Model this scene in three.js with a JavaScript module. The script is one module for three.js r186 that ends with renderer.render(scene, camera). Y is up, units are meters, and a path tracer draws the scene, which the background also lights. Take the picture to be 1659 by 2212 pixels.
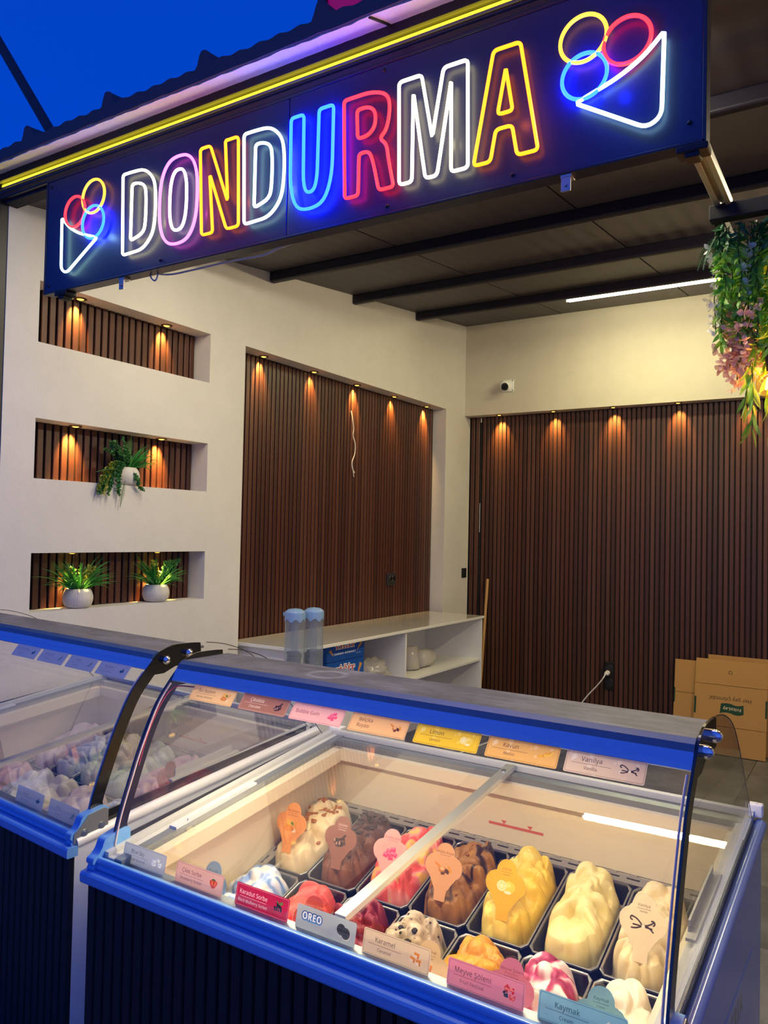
import * as THREE from 'three';
import { RoundedBoxGeometry } from 'three/addons/geometries/RoundedBoxGeometry.js';
import { mergeGeometries, mergeVertices } from 'three/addons/utils/BufferGeometryUtils.js';
import { RectAreaLightUniformsLib } from 'three/addons/lights/RectAreaLightUniformsLib.js';
import { ImprovedNoise } from 'three/addons/math/ImprovedNoise.js';

// ---------- camera, sky, exposure ----------
const scene = new THREE.Scene();
const camera = new THREE.PerspectiveCamera(2 * Math.atan(1106 / 1693.16) * 180 / Math.PI, 1659 / 2212, 0.05, 200);
camera.rotation.order = 'YXZ';
camera.position.set(3.09, 1.55, 6.25);
camera.rotation.set(0.02763, 0.55967, 0.0211);
const renderer = new THREE.WebGLRenderer({ antialias: true });
renderer.toneMapping = THREE.LinearToneMapping;
renderer.toneMappingExposure = 1.1;
renderer.shadowMap.enabled = true;
RectAreaLightUniformsLib.init();
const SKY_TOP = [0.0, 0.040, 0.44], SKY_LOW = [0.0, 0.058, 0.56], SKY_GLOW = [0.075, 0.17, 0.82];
{
  const w = 64, h = 64, d = new Float32Array(w * h * 4);
  for (let y = 0; y < h; y++) for (let x = 0; x < w; x++) {
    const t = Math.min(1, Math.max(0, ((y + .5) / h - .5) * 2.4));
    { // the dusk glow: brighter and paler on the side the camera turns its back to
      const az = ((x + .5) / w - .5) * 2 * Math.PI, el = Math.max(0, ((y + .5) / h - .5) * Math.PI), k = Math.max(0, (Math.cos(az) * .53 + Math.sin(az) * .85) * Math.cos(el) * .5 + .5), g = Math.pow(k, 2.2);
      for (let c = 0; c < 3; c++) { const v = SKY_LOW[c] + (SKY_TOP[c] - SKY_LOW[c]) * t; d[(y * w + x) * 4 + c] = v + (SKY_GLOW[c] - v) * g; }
    }
    d[(y * w + x) * 4 + 3] = 1;
  }
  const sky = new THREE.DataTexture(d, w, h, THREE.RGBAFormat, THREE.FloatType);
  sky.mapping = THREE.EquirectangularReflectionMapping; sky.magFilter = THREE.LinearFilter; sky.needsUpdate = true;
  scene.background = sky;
}
const L_TUBE = 185, L_TUBE_FRONT = 132, L_TUBE_SIDE = 420, L_FREEZER = 128, L_SPOT = 2.9, L_BULB = .15, L_NEON = 0.02;

// ---------- helpers ----------
let _s = 12345;
const rnd = () => { _s = (_s + 0x6d2b79f5) | 0; let t = Math.imul(_s ^ (_s >>> 15), 1 | _s); t = (t + Math.imul(t ^ (t >>> 7), 61 | t)) ^ t; return ((t ^ (t >>> 14)) >>> 0) / 4294967296; };
const seed = (n) => { _s = n * 7919 + 17; };
const rr = (a, b) => a + (b - a) * rnd();
const V3 = (x, y, z) => new THREE.Vector3(x, y, z);
const V2 = (x, y) => new THREE.Vector2(x, y);
const noise3 = new ImprovedNoise();
const N = (x, y, z = 0) => noise3.noise(x, y, z);
const used = {};
function numbered(n) { used[n] = (used[n] ?? -1) + 1; return used[n] ? n + '_' + String(used[n]).padStart(3, '0') : n; }
function M(name, geo, mat, parent, pos, rot) {
  const m = new THREE.Mesh(geo, mat); m.name = name; m.castShadow = m.receiveShadow = true;
  if (pos) m.position.set(...pos); if (rot) m.rotation.set(...rot);
  if (parent) parent.add(m); return m;
}
function tag(o, label, category, group) { o.userData.label = label; o.userData.category = category; if (group) o.userData.group = group; return o; }
function thing(name, label, category, pos = [0, 0, 0], turn = 0, group) {
  const o = new THREE.Group(); o.name = numbered(name); o.position.set(...pos); o.rotation.y = turn; scene.add(o); return tag(o, label, category, group);
}
function single(name, geo, mat, label, category, pos, rot, group) { const m = M(numbered(name), geo, mat, scene, pos, rot); return tag(m, label, category, group); }
function struct(name, geo, mat, pos, rot) { const m = geo ? M(name, geo, mat, scene, pos, rot) : new THREE.Group(); if (!geo) { m.name = name; if (pos) m.position.set(...pos); if (rot) m.rotation.set(...rot); scene.add(m); } m.userData.kind = 'structure'; return m; }
// uv in metres from the dominant axis of each face
function boxUV(g, ou = 0, ov = 0) {
  if (g.index) g = g.toNonIndexed();
  const p = g.attributes.position, n = g.attributes.normal, uv = new Float32Array(p.count * 2);
  for (let i = 0; i < p.count; i++) {
    const ax = Math.abs(n.getX(i)), ay = Math.abs(n.getY(i)), az = Math.abs(n.getZ(i));
    let u, v; if (ay > ax && ay > az) { u = p.getX(i); v = p.getZ(i); } else if (ax > az) { u = p.getZ(i); v = p.getY(i); } else { u = p.getX(i); v = p.getY(i); }
    uv[2 * i] = u + ou; uv[2 * i + 1] = v + ov;
  }
  g.setAttribute('uv', new THREE.BufferAttribute(uv, 2)); return g;
}
const B = (w, h, d, x = 0, y = 0, z = 0) => boxUV(new THREE.BoxGeometry(w, h, d).translate(x, y, z));
const RB = (w, h, d, r = .004, s = 2, x = 0, y = 0, z = 0) => boxUV(new RoundedBoxGeometry(w, h, d, s, Math.min(r, w / 2.01, h / 2.01, d / 2.01)).translate(x, y, z));
const bx = (x0, x1, y0, y1, z0, z1, r = 0) => r ? RB(x1 - x0, y1 - y0, z1 - z0, r, 2, (x0 + x1) / 2, (y0 + y1) / 2, (z0 + z1) / 2) : B(x1 - x0, y1 - y0, z1 - z0, (x0 + x1) / 2, (y0 + y1) / 2, (z0 + z1) / 2);
const clean = (g) => { g = g.index ? g.toNonIndexed() : g; for (const k of Object.keys(g.attributes)) if (!['position', 'normal', 'uv'].includes(k)) g.deleteAttribute(k); if (!g.attributes.uv) g.setAttribute('uv', new THREE.BufferAttribute(new Float32Array(g.attributes.position.count * 2), 2)); return g; };
const join = (list) => mergeGeometries(list.map(clean));
const cyl = (r0, r1, h, s = 20, x = 0, y = 0, z = 0) => new THREE.CylinderGeometry(r0, r1, h, s).translate(x, y, z);
const sph = (r, x = 0, y = 0, z = 0, a = 20, b = 14) => new THREE.SphereGeometry(r, a, b).translate(x, y, z);
const lathe = (pts, s = 32) => new THREE.LatheGeometry(pts.map(p => V2(...p)), s);
const poly = (pts) => { const s = new THREE.Shape(); pts.forEach((p, i) => i ? s.lineTo(...p) : s.moveTo(...p)); s.closePath(); return s; };
const ext = (shape, d, bev = 0, cs = 8) => new THREE.ExtrudeGeometry(shape, { depth: d, bevelEnabled: bev > 0, bevelSize: bev, bevelThickness: bev, bevelSegments: 1, curveSegments: cs });
function rrect(w, h, r, x = 0, y = 0) {
  const s = new THREE.Shape(), a = x - w / 2, b = y - h / 2;
  s.moveTo(a + r, b); s.lineTo(a + w - r, b); s.absarc(a + w - r, b + r, r, -Math.PI / 2, 0); s.lineTo(a + w, b + h - r); s.absarc(a + w - r, b + h - r, r, 0, Math.PI / 2);
  s.lineTo(a + r, b + h); s.absarc(a + r, b + h - r, r, Math.PI / 2, Math.PI); s.lineTo(a, b + r); s.absarc(a + r, b + r, r, Math.PI, Math.PI * 1.5); return s;
}
function tube(pts, r, closed = false, seg, rad = 8, tension = .5) {
  const c = new THREE.CatmullRomCurve3(pts.map(p => p.isVector3 ? p : V3(...p)), closed, 'catmullrom', tension);
  return new THREE.TubeGeometry(c, seg ?? pts.length * 8, r, rad, closed);
}
function rod(a, b, r, s = 12, r2 = r) {
  a = V3(...a); b = V3(...b); const d = b.clone().sub(a), g = new THREE.CylinderGeometry(r2, r, d.length(), s);
  g.applyQuaternion(new THREE.Quaternion().setFromUnitVectors(V3(0, 1, 0), d.clone().normalize())); g.translate(...a.add(b).multiplyScalar(.5).toArray()); return g;
}
function plateUV(g, x0, y0, w, h) { const p = g.attributes.position, uv = new Float32Array(p.count * 2); for (let i = 0; i < p.count; i++) { uv[2 * i] = (p.getX(i) - x0) / w; uv[2 * i + 1] = (p.getY(i) - y0) / h; } g.setAttribute('uv', new THREE.BufferAttribute(uv, 2)); return g; }
function plate(w, h, t, r = .004) { const g = ext(rrect(w, h, r), t); g.translate(0, 0, -t / 2); return plateUV(g, -w / 2, -h / 2, w, h); }
// box whose height follows a slope: y = f(x,z)+(lo..hi)
function sbox(x0, x1, z0, z1, f, lo, hi) {
  const g = new THREE.BoxGeometry(1, 1, 1), p = g.attributes.position;
  for (let i = 0; i < p.count; i++) { const x = p.getX(i) < 0 ? x0 : x1, z = p.getZ(i) < 0 ? z0 : z1; p.setXYZ(i, x, f(x, z) + (p.getY(i) < 0 ? lo : hi), z); }
  g.computeVertexNormals(); return boxUV(g);
}
const canvas = (w, h) => { const c = document.createElement('canvas'); c.width = w; c.height = h; return [c, c.getContext('2d')]; };
function ctex(c, repeat) { const t = new THREE.CanvasTexture(c); t.colorSpace = THREE.SRGBColorSpace; t.magFilter = THREE.LinearFilter; if (repeat) { t.wrapS = t.wrapT = THREE.RepeatWrapping; t.repeat.set(...repeat); } return t; }
// DataTexture from f(u,v) -> [r,g,b] 0..1 ; tiles when f does
function dtex(w, h, f, repeat, srgb = true) {
  const d = new Uint8Array(w * h * 4);
  for (let y = 0; y < h; y++) for (let x = 0; x < w; x++) { const c = f(x / w, y / h); for (let k = 0; k < 3; k++) d[(y * w + x) * 4 + k] = Math.max(0, Math.min(255, c[k] * 255)); d[(y * w + x) * 4 + 3] = 255; }
  const t = new THREE.DataTexture(d, w, h); t.magFilter = THREE.LinearFilter; if (srgb) t.colorSpace = THREE.SRGBColorSpace;
  t.wrapS = t.wrapT = THREE.RepeatWrapping; if (repeat) t.repeat.set(...repeat); t.needsUpdate = true; return t;
}
// tiling noise on the unit square
const TN = (u, v, f, z = 0) => { const a = u * 2 * Math.PI, r = f / 6.283; return N(Math.cos(a) * r + 10 + z, Math.sin(a) * r + 3.3, Math.abs(((v + .5) % 1) - .5) * 2 * f / 2 + z * 1.7); };
const std = (color, rough = .6, o = {}) => new THREE.MeshStandardMaterial({ color, roughness: rough, ...o });
const phy = (color, rough = .5, o = {}) => new THREE.MeshPhysicalMaterial({ color, roughness: rough, ...o });
const glow = (r, g, b, k = 1) => new THREE.MeshStandardMaterial({ color: 0x111111, emissive: new THREE.Color().setRGB(r, g, b), emissiveIntensity: k, roughness: .4 });

// ---------- materials ----------
const grainBump = dtex(256, 256, (u, v) => { const a = .5 + .35 * TN(u, v, 60) + .25 * TN(u, v, 120, 4); return [a, a, a]; }, [2, 2], false);
const wallPaint = dtex(512, 512, (u, v) => { const a = .97 + .018 * TN(u, v, 6) + .012 * TN(u, v, 22, 3) + .008 * TN(u, v, 90, 6); return [a * .885, a * .865, a * .83]; }, [.5, .5]);
const MWALL = std(0xffffff, .82, { map: wallPaint, bumpMap: grainBump, bumpScale: .0006 });
const MWALLB = std(0xf2ecdf, .85, { map: wallPaint, bumpMap: grainBump, bumpScale: .0006 });
const woodTex = dtex(512, 1024, (u, v) => {
  const s = N(u * 90, v * 3.2, 1) * .5 + N(u * 210, v * 7, 5) * .35 + N(u * 420, v * 22, 9) * .22, k = N(u * 16, v * 1.2, 3) * .4;
  const t = .5 + s * .42 + k * .35; return [.26 + .16 * t, .15 + .10 * t, .11 + .075 * t];
}, [2, .4]);
const woodVar = [0xffffff, 0xe2d6d2, 0xc9bcb8, 0xf2dccc].map(c => std(c, .42, { map: woodTex, bumpMap: woodTex, bumpScale: .0004 }));
const MBLACK = std(0x0b0b0d, .7), MDARK = std(0x15151a, .5), MANTH = std(0x1b1b20, .55);
const MCHROME = std(0xd8d8da, .14, { metalness: 1 }), MSTEEL = std(0xb9bcc0, .3, { metalness: 1 }), MALU = std(0xcfd0cf, .34, { metalness: .85 }), MGALV = std(0xb0b0ac, .42, { metalness: .9 });
const MWHITE = std(0xecebe6, .35), MWHITEG = phy(0xf3f2ee, .18, { clearcoat: .6, clearcoatRoughness: .08 });
const MGLASS = new THREE.MeshPhysicalMaterial({ color: 0xffffff, roughness: 0, transmission: 1, thickness: 0, ior: 1.5 });
const MACRYL = new THREE.MeshPhysicalMaterial({ color: 0xfafcff, roughness: .03, transmission: 1, thickness: 0, ior: 1.45 });

// ---------- room ----------
const RD = .114, ZE = 4.338, ceilY = (z) => 3.409 - .1127 * z;
function slatGeo(w, h, d, off) { // profile across x, bevelled, extruded up y; front towards +z
  const c = .0025, g = ext(poly([[-w / 2, 0], [-w / 2, -d + c], [-w / 2 + c, -d], [w / 2 - c, -d], [w / 2, -d + c], [w / 2, 0]]), h);
  g.rotateX(-Math.PI / 2); return boxUV(g, off, off * 3);
}
// a run of slats: along = 'z' on the side wall (facing +x) or 'x' on the back wall (facing +z)
function slats(parent, along, a0, a1, pitch, y0, y1, face, sd) {
  seed(sd); const geos = [0, 1, 2, 3, 4].map(i => slatGeo(pitch * .74, y1 - y0, .011, i * .137)), n = Math.floor((a1 - a0) / pitch + 1e-6), gap = (a1 - a0 - n * pitch) / 2;
  for (let i = 0; i < n; i++) {
    const a = a0 + gap + (i + .5) * pitch, m = M('slat', geos[Math.floor(rnd() * 5)], woodVar[Math.floor(rnd() * 4)], parent);
    if (along === 'x') m.position.set(a, y0, face - .011); else { m.position.set(face - .011, y0, a); m.rotation.y = Math.PI / 2; }
  }
}
const wl = struct('wall_left');
{
  const s = poly([[-RD, 0], [ZE, 0], [ZE, ceilY(ZE) + .05], [-RD, ceilY(-RD) + .05]]);
  const hole = (z0, z1, y0, y1) => { const h = new THREE.Path(); h.moveTo(z0, y0); h.lineTo(z0, y1); h.lineTo(z1, y1); h.lineTo(z1, y0); h.closePath(); s.holes.push(h); };
  hole(3.145, 4.183, 2.3545, 2.6237); hole(3.145, 4.183, 1.7588, 2.0218); hole(3.145, 4.183, 1.1755, 1.4338); hole(.355, 2.864, .012, 2.6195);
  const g = ext(s, .127); g.rotateY(-Math.PI / 2); M('plaster', boxUV(g), MWALL, wl);
  { const g = ext(poly([[-RD - .2, 0], [ZE, 0], [ZE, ceilY(ZE) + .05], [-RD - .2, ceilY(-RD) + .05]]), .19); g.rotateY(-Math.PI / 2); g.translate(-.1275, 0, 0); M('backing', boxUV(g), MBLACK, wl); }
  for (const [y0, y1, k] of [[2.3545, 2.6237, 1], [1.7588, 2.0218, 2], [1.1755, 1.4338, 3]]) slats(wl, 'z', 3.146, 4.182, .0414, y0 + .001, y1 - .001, -RD, k);
  slats(wl, 'z', .357, 2.862, .0398, .013, 2.618, -RD - .002, 4);
  M('corner_post', bx(-.33, -.002, 0, 3.0, ZE, ZE + .04, .004), MDARK, wl);
}
struct('wall_outside', bx(-3.2, -.34, 0, 2.9, 3.9, 4.2, .01), std(0x14131a, .8));
const wb = struct('wall_back');
{
  M('plaster', bx(-.3, 4.7, 2.608, 3.62, -.3, 0), MWALLB, wb);
  M('backing', bx(-.3, 4.7, 0, 2.61, -.3, -.1265), MBLACK, wb);
  slats(wb, 'x', .006, .100, .047, .002, 2.607, -RD, 7);
  slats(wb, 'x', .118, 3.32, .0385, .002, 2.607, -RD, 8);
  M('gap_strip', bx(.101, .117, .002, 2.607, -.127, -.122), MBLACK, wb);
  M('hinge_plate', bx(.104, .116, 2.56, 2.6, -.122, -.110, .002), MALU, wb);
  M('latch_plate', bx(.104, .111, 1.58, 1.84, -.122, -.114, .002), MALU, wb);
  M('side_slab', bx(3.33, 4.7, 0, 2.607, -.127, -.112), woodVar[1], wb);
}
struct('wall_right', bx(4.6, 4.8, 0, 3.6, -.3, 4.3), MWALLB);
const floorTex = dtex(512, 512, (u, v) => { const a = .47 + .09 * TN(u, v, 5) + .05 * TN(u, v, 24, 2) + .03 * TN(u, v, 90, 5); return [a, a * .985, a * .95]; }, [.8, .8]);
const MFLOOR = [0xffffff, 0xeeeeee, 0xdfe2e2].map(c => std(c, .38, { map: floorTex, bumpMap: floorTex, bumpScale: .0008 }));
{
  const fl = struct('floor'); M('screed', bx(-6, 9, -.12, -.008, -.3, 14), std(0x8a8780, .9), fl); seed(31);
  const tiles = [0, 1, 2].map(i => boxUV(RB(.597, .012, .597, .0015, 1), i * .31, i * .77));
  for (let i = 0; i < 8; i++) for (let j = 0; j < 10; j++) M('tile', tiles[Math.floor(rnd() * 3)], MFLOOR[Math.floor(rnd() * 3)], fl, [-.13 + .3 + i * .6 + .12, -.006, -.1265 + .3 + j * .6 + .02]);
}
const MCEIL = std(0x4b4549, .5, { bumpMap: dtex(256, 16, (u) => { const a = .5 + .5 * Math.sin(u * Math.PI * 2 * 10); return [a, a, a]; }, [1, 1], false), bumpScale: .0015 });
const MBEAM = std(0x1b1828, .5);
{
  const ce = struct('ceiling'); const len = 4.72, ang = Math.atan(.1127);
  for (let i = 0; i < 5; i++) { const g = bx(-.1115 + i, .8815 + i, 0, .055, -.3, 4.36, .003); const m = M('ceiling_panel', g, MCEIL, ce); m.position.y = 3.409; m.rotation.x = ang; }
  const top = M('roof_deck', bx(-1.6, 4.9, .056, .09, -.35, 4.42), MDARK, ce); top.position.y = 3.409; top.rotation.x = ang;
  for (const z of [.89, 1.77, 2.65, 3.53]) M('ceiling_beam', RB(4.6, .066, .045, .012, 2, 2.3, ceilY(z) - .031, z), MBEAM, ce);
}
// eaves: dark fascia, gutter bead, white corrugated soffit and the tiled sheet edge
{
  const ev = struct('roof_eave');
  M('fascia', bx(-2.4, 4.9, 2.895, 3.025, 4.30, 4.362, .004), std(0x17151d, .7), ev);
  M('fascia_lip', bx(-2.4, 4.9, 2.905, 2.93, 4.362, 4.384, .006), std(0x1a1722, .3), ev);
  M('gutter_bead', rod([-2.4, 2.935, 4.372], [4.9, 2.935, 4.372], .013), std(0x1c1a24, .3), ev);
  const nx = 300, x0 = -2.4, x1 = 4.9, top = [], P = [], I = []; seed(5);
  for (let i = 0; i <= nx; i++) { const x = x0 + (x1 - x0) * i / nx, w = .0007 * Math.sin(x * 2 * Math.PI / .076), e = .004 * N(x * 9, 2) + .003 * N(x * 31, 5);
    for (const [z, y] of [[4.372, 3.006], [4.44, 2.983 + w], [4.510 + e, 2.956 + w + e * .6], [4.510 + e, 2.966 + w + e * .6], [4.372, 3.02]]) P.push(x, y, z); }
  for (let i = 0; i < nx; i++) for (let k = 0; k < 5; k++) { const a = i * 5 + k, b = i * 5 + (k + 1) % 5, c = a + 5, d = b + 5; I.push(a, b, c, b, d, c); }
  let g = new THREE.BufferGeometry(); g.setAttribute('position', new THREE.Float32BufferAttribute(P, 3)); g.setIndex(I); g = g.toNonIndexed(); g.computeVertexNormals();
  M('soffit', boxUV(g), std(0xe9e2e2, .5), ev);
  M('soffit_trim', bx(x0, x1, 2.996, 3.012, 4.358, 4.374, .003), std(0x6a5648, .6), ev);
  M('soffit_joint', sbox(1.915, 1.922, 4.372, 4.508, (x, z) => 3.006 - .365 * (z - 4.372), -.003, .004), MBLACK, ev);
  const Y = (x) => { let q = ((x - .40) / .455) % 1; if (q < 0) q += 1; q = Math.min(q, 1 - q) * .455; return 3.000 + .042 * Math.exp(-Math.pow(q / .026, 4)) + .003 * Math.sin(x * 2 * Math.PI / .0758) + .006 * N(x * 7, 8); };
  const sheet = (bot, depth, z) => { const sh = new THREE.Shape(); sh.moveTo(x0, bot(x0)); for (let i = 0; i <= 700; i++) { const x = x0 + (x1 - x0) * i / 700; sh.lineTo(x, Y(x)); } for (let i = 160; i >= 0; i--) { const x = x0 + (x1 - x0) * i / 160; sh.lineTo(x, bot(x)); } const g = ext(sh, depth); g.translate(0, -3, -depth); g.rotateX(Math.atan(.1127)); g.translate(0, 3, z); return boxUV(g); };
  const MTILE = std(0x4c474e, .85, { bumpMap: grainBump, bumpScale: .003 });
  M('tile_edge', sheet((x) => 2.959 + .005 * N(x * 14, 1) + .003 * N(x * 41, 3), .012, 4.523), MTILE, ev);
  const tg = sheet(() => 2.994, .5, 4.512);
  M('tile_sheet', tg, MTILE, ev);
}
// ---------- lamps ----------
const castAll = (l) => { l.castShadow = true; scene.add(l); return l; };
function tubeLamp(x, y, z, label, color, k, faces, turn = 0) { // faces: share of the light sent down, towards -z and towards +z of the lamp
  const t = thing('tube_lamp', label, 'lamp', [x, y, z], turn, 'LED tube lamps');
  M('housing', RB(1.06, .022, .034, .006, 2, 0, .012, 0), MWHITE, t);
  M('diffuser', new THREE.CapsuleGeometry(.0135, 1.02, 6, 14).rotateZ(Math.PI / 2).translate(0, -.006, 0), glow(1, .97, .86, 24), t);
  for (const e of [-.535, .535]) M('end_cap', RB(.014, .034, .036, .005, 2, e, 0, 0), MALU, t);
  [[-Math.PI / 2, -.023, 0], [0, -.006, -.020], [Math.PI, -.006, .020]].forEach(([a, dy, dz], i) => { if (!faces[i]) return; const l = new THREE.RectAreaLight(new THREE.Color().setRGB(...color), k * faces[i], 1.03, .022); l.position.set(0, dy, dz); l.rotation.x = a; t.add(l); });
}
tubeLamp(1.71, 3.285, .745, 'long white LED tube lamp glowing under the dark ceiling near the back wall', [1, .93, .44], L_TUBE, [1, .22, .55]);
tubeLamp(1.0, ceilY(3.85) - .03, 3.85, 'LED tube lamp on the ceiling behind the neon sign, nearer the niche wall', [1, .88, .60], L_TUBE_FRONT, [1, .45, 0]);
tubeLamp(2.07, ceilY(4.05) - .03, 4.05, 'LED tube lamp on the ceiling behind the neon sign, nearer the greenery', [1, .88, .66], L_TUBE_FRONT * 1.2, [1, .45, 0]);
tubeLamp(3.6, ceilY(2.2) - .10, 2.2, 'LED tube lamp on the ceiling further along the shop, past the greenery', [1, .82, .50], L_TUBE_SIDE, [.5, .25, 1], -Math.PI / 2);
function downlight(x, y, z, label, k = 1, tilt = [0, 0]) {
  const t = thing('downlight', label, 'downlight', [x, y, z], 0, 'small recessed downlights');
  M('ring', lathe([[.0185, -.0045], [.026, -.0045], [.030, -.002], [.030, .0005], [.0185, .0005]], 24), std(0x5e4a2c, .35, { metalness: .6 }), t);
  M('lens', sph(.0172, 0, 0, 0, 16, 8).scale(1, .42, 1).translate(0, -.001, 0), glow(1, .58, .10, 2.2), t);
  const s = new THREE.SpotLight(new THREE.Color().setRGB(1, .56, .13), L_SPOT * k, 3, .60, 1, 2); s.position.set(x, y - .012, z); s.target.position.set(x + tilt[0], y - 1, z + tilt[1]); s.shadow.radius = .5; castAll(s); scene.add(s.target);
}
const DX = -.078;
downlight(DX, 2.6237, 3.92, 'recessed downlight in the top wall niche, the one nearer the street', 1, [-.5, 0]);
downlight(DX, 2.6237, 3.39, 'recessed downlight in the top wall niche, the one further into the shop', .8, [-.5, 0]);
downlight(-.07, 2.0218, 3.93, 'recessed downlight in the middle wall niche over bare slats, nearer the street', 1.1, [-.5, 0]);
downlight(-.07, 2.0218, 3.41, 'recessed downlight in the middle wall niche, beside the trailing plant, further into the shop', 1.1, [-.5, 0]);
downlight(-.066, 1.4338, 3.93, 'recessed downlight in the bottom wall niche above the wider plant', 1.1, [.05, 0]);
downlight(-.066, 1.4338, 3.42, 'recessed downlight in the bottom wall niche above the smaller plant', 1.1, [.05, 0]);
['first', 'second', 'third', 'fourth', 'fifth'].forEach((w, i) => downlight(-.082, 2.6195, [2.61, 2.1, 1.59, 1.07, .55][i], w + ' recessed downlight from the street end above the tall side wall slat panel', [.9, .55, 1, .8, 1.4][i], [-.42, 0]));
['first', 'second', 'third', 'fourth', 'fifth'].forEach((w, i) => downlight([.31, .80, 1.30, 1.80, 2.30][i], 2.608, -.05, w + ' recessed downlight from the corner in the soffit of the back wall', [.9, .7, .9, .7, .5][i], [0, -.45]));

// ---------- neon sign ----------
{
  const S = thing('neon_sign', 'long dark hanging shop sign with multicoloured neon letters and two ice cream cones', 'sign', [0, 0, 4.4]);
  const MB = phy(0x1a1b44, .5, { clearcoat: .22, clearcoatRoughness: .2 });
  M('board', bx(.357, 1.5545, 2.455, 2.888, -.03, 0, .003), MB, S); M('board', bx(1.5575, 2.758, 2.455, 2.888, -.03, 0, .003), MB, S);
  M('frame', join([bx(.352, 2.764, 2.448, 2.456, -.045, .003, .002), bx(.352, 2.764, 2.887, 2.895, -.045, .003, .002), bx(.350, .358, 2.448, 2.895, -.045, .003, .002), bx(2.757, 2.766, 2.448, 2.895, -.045, .003, .002)]), std(0x22202e, .4), S);
  for (const [x, y] of [[.38, 2.48], [.38, 2.865], [1.0, 2.477], [1.9, 2.87], [1.92, 2.475], [2.73, 2.50], [2.73, 2.86], [2.30, 2.478]]) M('screw', sph(.006, x, y, 0, 10, 6).scale(1, 1, 1), MDARK, S);
  for (const [x, w] of [[.80, 1], [2.44, 1]]) M('clip', join([bx(x - .014, x + .014, 2.44, 2.448, -.03, .0, .001), bx(x - .012, x + .012, 2.405, 2.44, -.006, .0, .001), cyl(.004, .004, .006, 10).rotateX(Math.PI / 2).translate(x, 2.42, .002)]), MGALV, S);
  for (const x of [.455, 2.735]) M('bracket', join([bx(x - .035, x + .035, 2.432, 2.449, -.045, .004, .004), bx(x - .016, x + .016, 2.42, 2.434, -.04, 0, .003)]), MBLACK, S);
  const Z = .018, r = .0050;
  const neonMat = {}, COL = { W: [1, .90, .48, 5], C: [.5, 1, .95, 4.5], O: [1, .17, .004, 5], Y: [1, .36, .03, 3.2], R: [1, .010, .014, 8], P: [1, .10, .78, 5], K: [1, .7, .9, 5], B: [.0015, .010, 1, 60] };
  for (const k in COL) { neonMat[k] = glow(...COL[k]); neonMat[k].name = 'neon_' + k; }
  const loop = (pts, rad = r) => { // rounded closed polyline tube
    const v = pts.map(p => V3(p[0], p[1], Z)), out = [], n = v.length;
    for (let i = 0; i < n; i++) {
      const a = v[(i + n - 1) % n], b = v[i], c = v[(i + 1) % n], k = pts[i][2] ?? .012, d1 = Math.min(k, a.distanceTo(b) * .48), d2 = Math.min(k, c.distanceTo(b) * .48);
      const p1 = b.clone().lerp(a, d1 / a.distanceTo(b)), p2 = b.clone().lerp(c, d2 / c.distanceTo(b));
      for (let s = 0; s <= 4; s++) { const t = s / 4; out.push(p1.clone().multiplyScalar((1 - t) * (1 - t)).addScaledVector(b, 2 * t * (1 - t)).addScaledVector(p2, t * t)); }
    }
    const c = new THREE.CurvePath(); for (let i = 0; i < out.length; i++) { const a = out[i], b = out[(i + 1) % out.length]; if (a.distanceTo(b) > 1e-5) c.add(new THREE.LineCurve3(a, b)); }
    return new THREE.TubeGeometry(c, Math.max(120, out.length * 6), rad, 8, true);
  };
  const part = (name, label, parts, light) => {
    const g = new THREE.Group(); g.name = name; g.userData.label = label; S.add(g);
    for (const [pts, col, nm] of parts) M(nm ?? 'neon_tube', pts.isBufferGeometry ? pts : loop(pts), neonMat[col], g);
    const b = new THREE.Box3().setFromObject(g), c = b.getCenter(V3(0, 0, 0)), k = COL[light], l = new THREE.PointLight(new THREE.Color().setRGB(k[0], k[1], k[2]), L_NEON * (k[3] > 20 ? 4 : 1), 6, 2); l.position.set(c.x, c.y, 4.4 + Z + .10); l.shadow.radius = .6; castAll(l);
  };
  const yb = 2.517, yt = 2.808;
  const Dee = (x0, x1, w) => { const o = .05; return [[[x0, yt], [x0 + .05, yt, .03], [x0 + (x1 - x0) * .66, yt - .004, .03], [x1 - .012, yt - .045, .04], [x1, yt - .10, .05], [x1, yb + .10, .05], [x1 - .012, yb + .045, .04], [x0 + (x1 - x0) * .66, yb + .004, .03], [x0 + .01, yb]], [[x0 + o, yt - .045], [x0 + o + .03, yt - .045, .02], [x1 - o - .004, yt - .062, .03], [x1 - o + .002, yt - .11, .03], [x1 - o + .002, yb + .11, .03], [x1 - o - .004, yb + .062, .03], [x0 + o, yb + .045]]]; };
  const D1 = Dee(.815, .988), D2 = Dee(1.388, 1.556);
  part('neon_letter', 'warm white neon letter D at the start of the word', [[D1[0], 'W'], [D1[1], 'W']], 'W');
  const oval = (cx, cy, a, b2, q = 2.6) => { const pts = []; for (let i = 0; i < 28; i++) { const t = i / 28 * Math.PI * 2, c = Math.cos(t), s = Math.sin(t); pts.push([cx + a * Math.sign(c) * Math.pow(Math.abs(c), 2 / q), cy + b2 * Math.sign(s) * Math.pow(Math.abs(s), 2 / q)]); } return pts; };
  part('neon_letter', 'pink neon letter O', [[oval(1.098, 2.66, .090, .150), 'P'], [oval(1.098, 2.66, .040, .104), 'K']], 'P');
  part('neon_letter', 'orange neon letter N', [[[[1.196, yt], [1.242, yt], [1.325, 2.605], [1.308, yt, .006], [1.364, yt], [1.374, yb], [1.322, yb], [1.242, 2.715, .008], [1.262, yb], [1.212, yb]], 'O']], 'O');
  part('neon_letter', 'cold white neon letter D in the middle of the word', [[D2[0], 'C'], [D2[1], 'C']], 'C');
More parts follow.
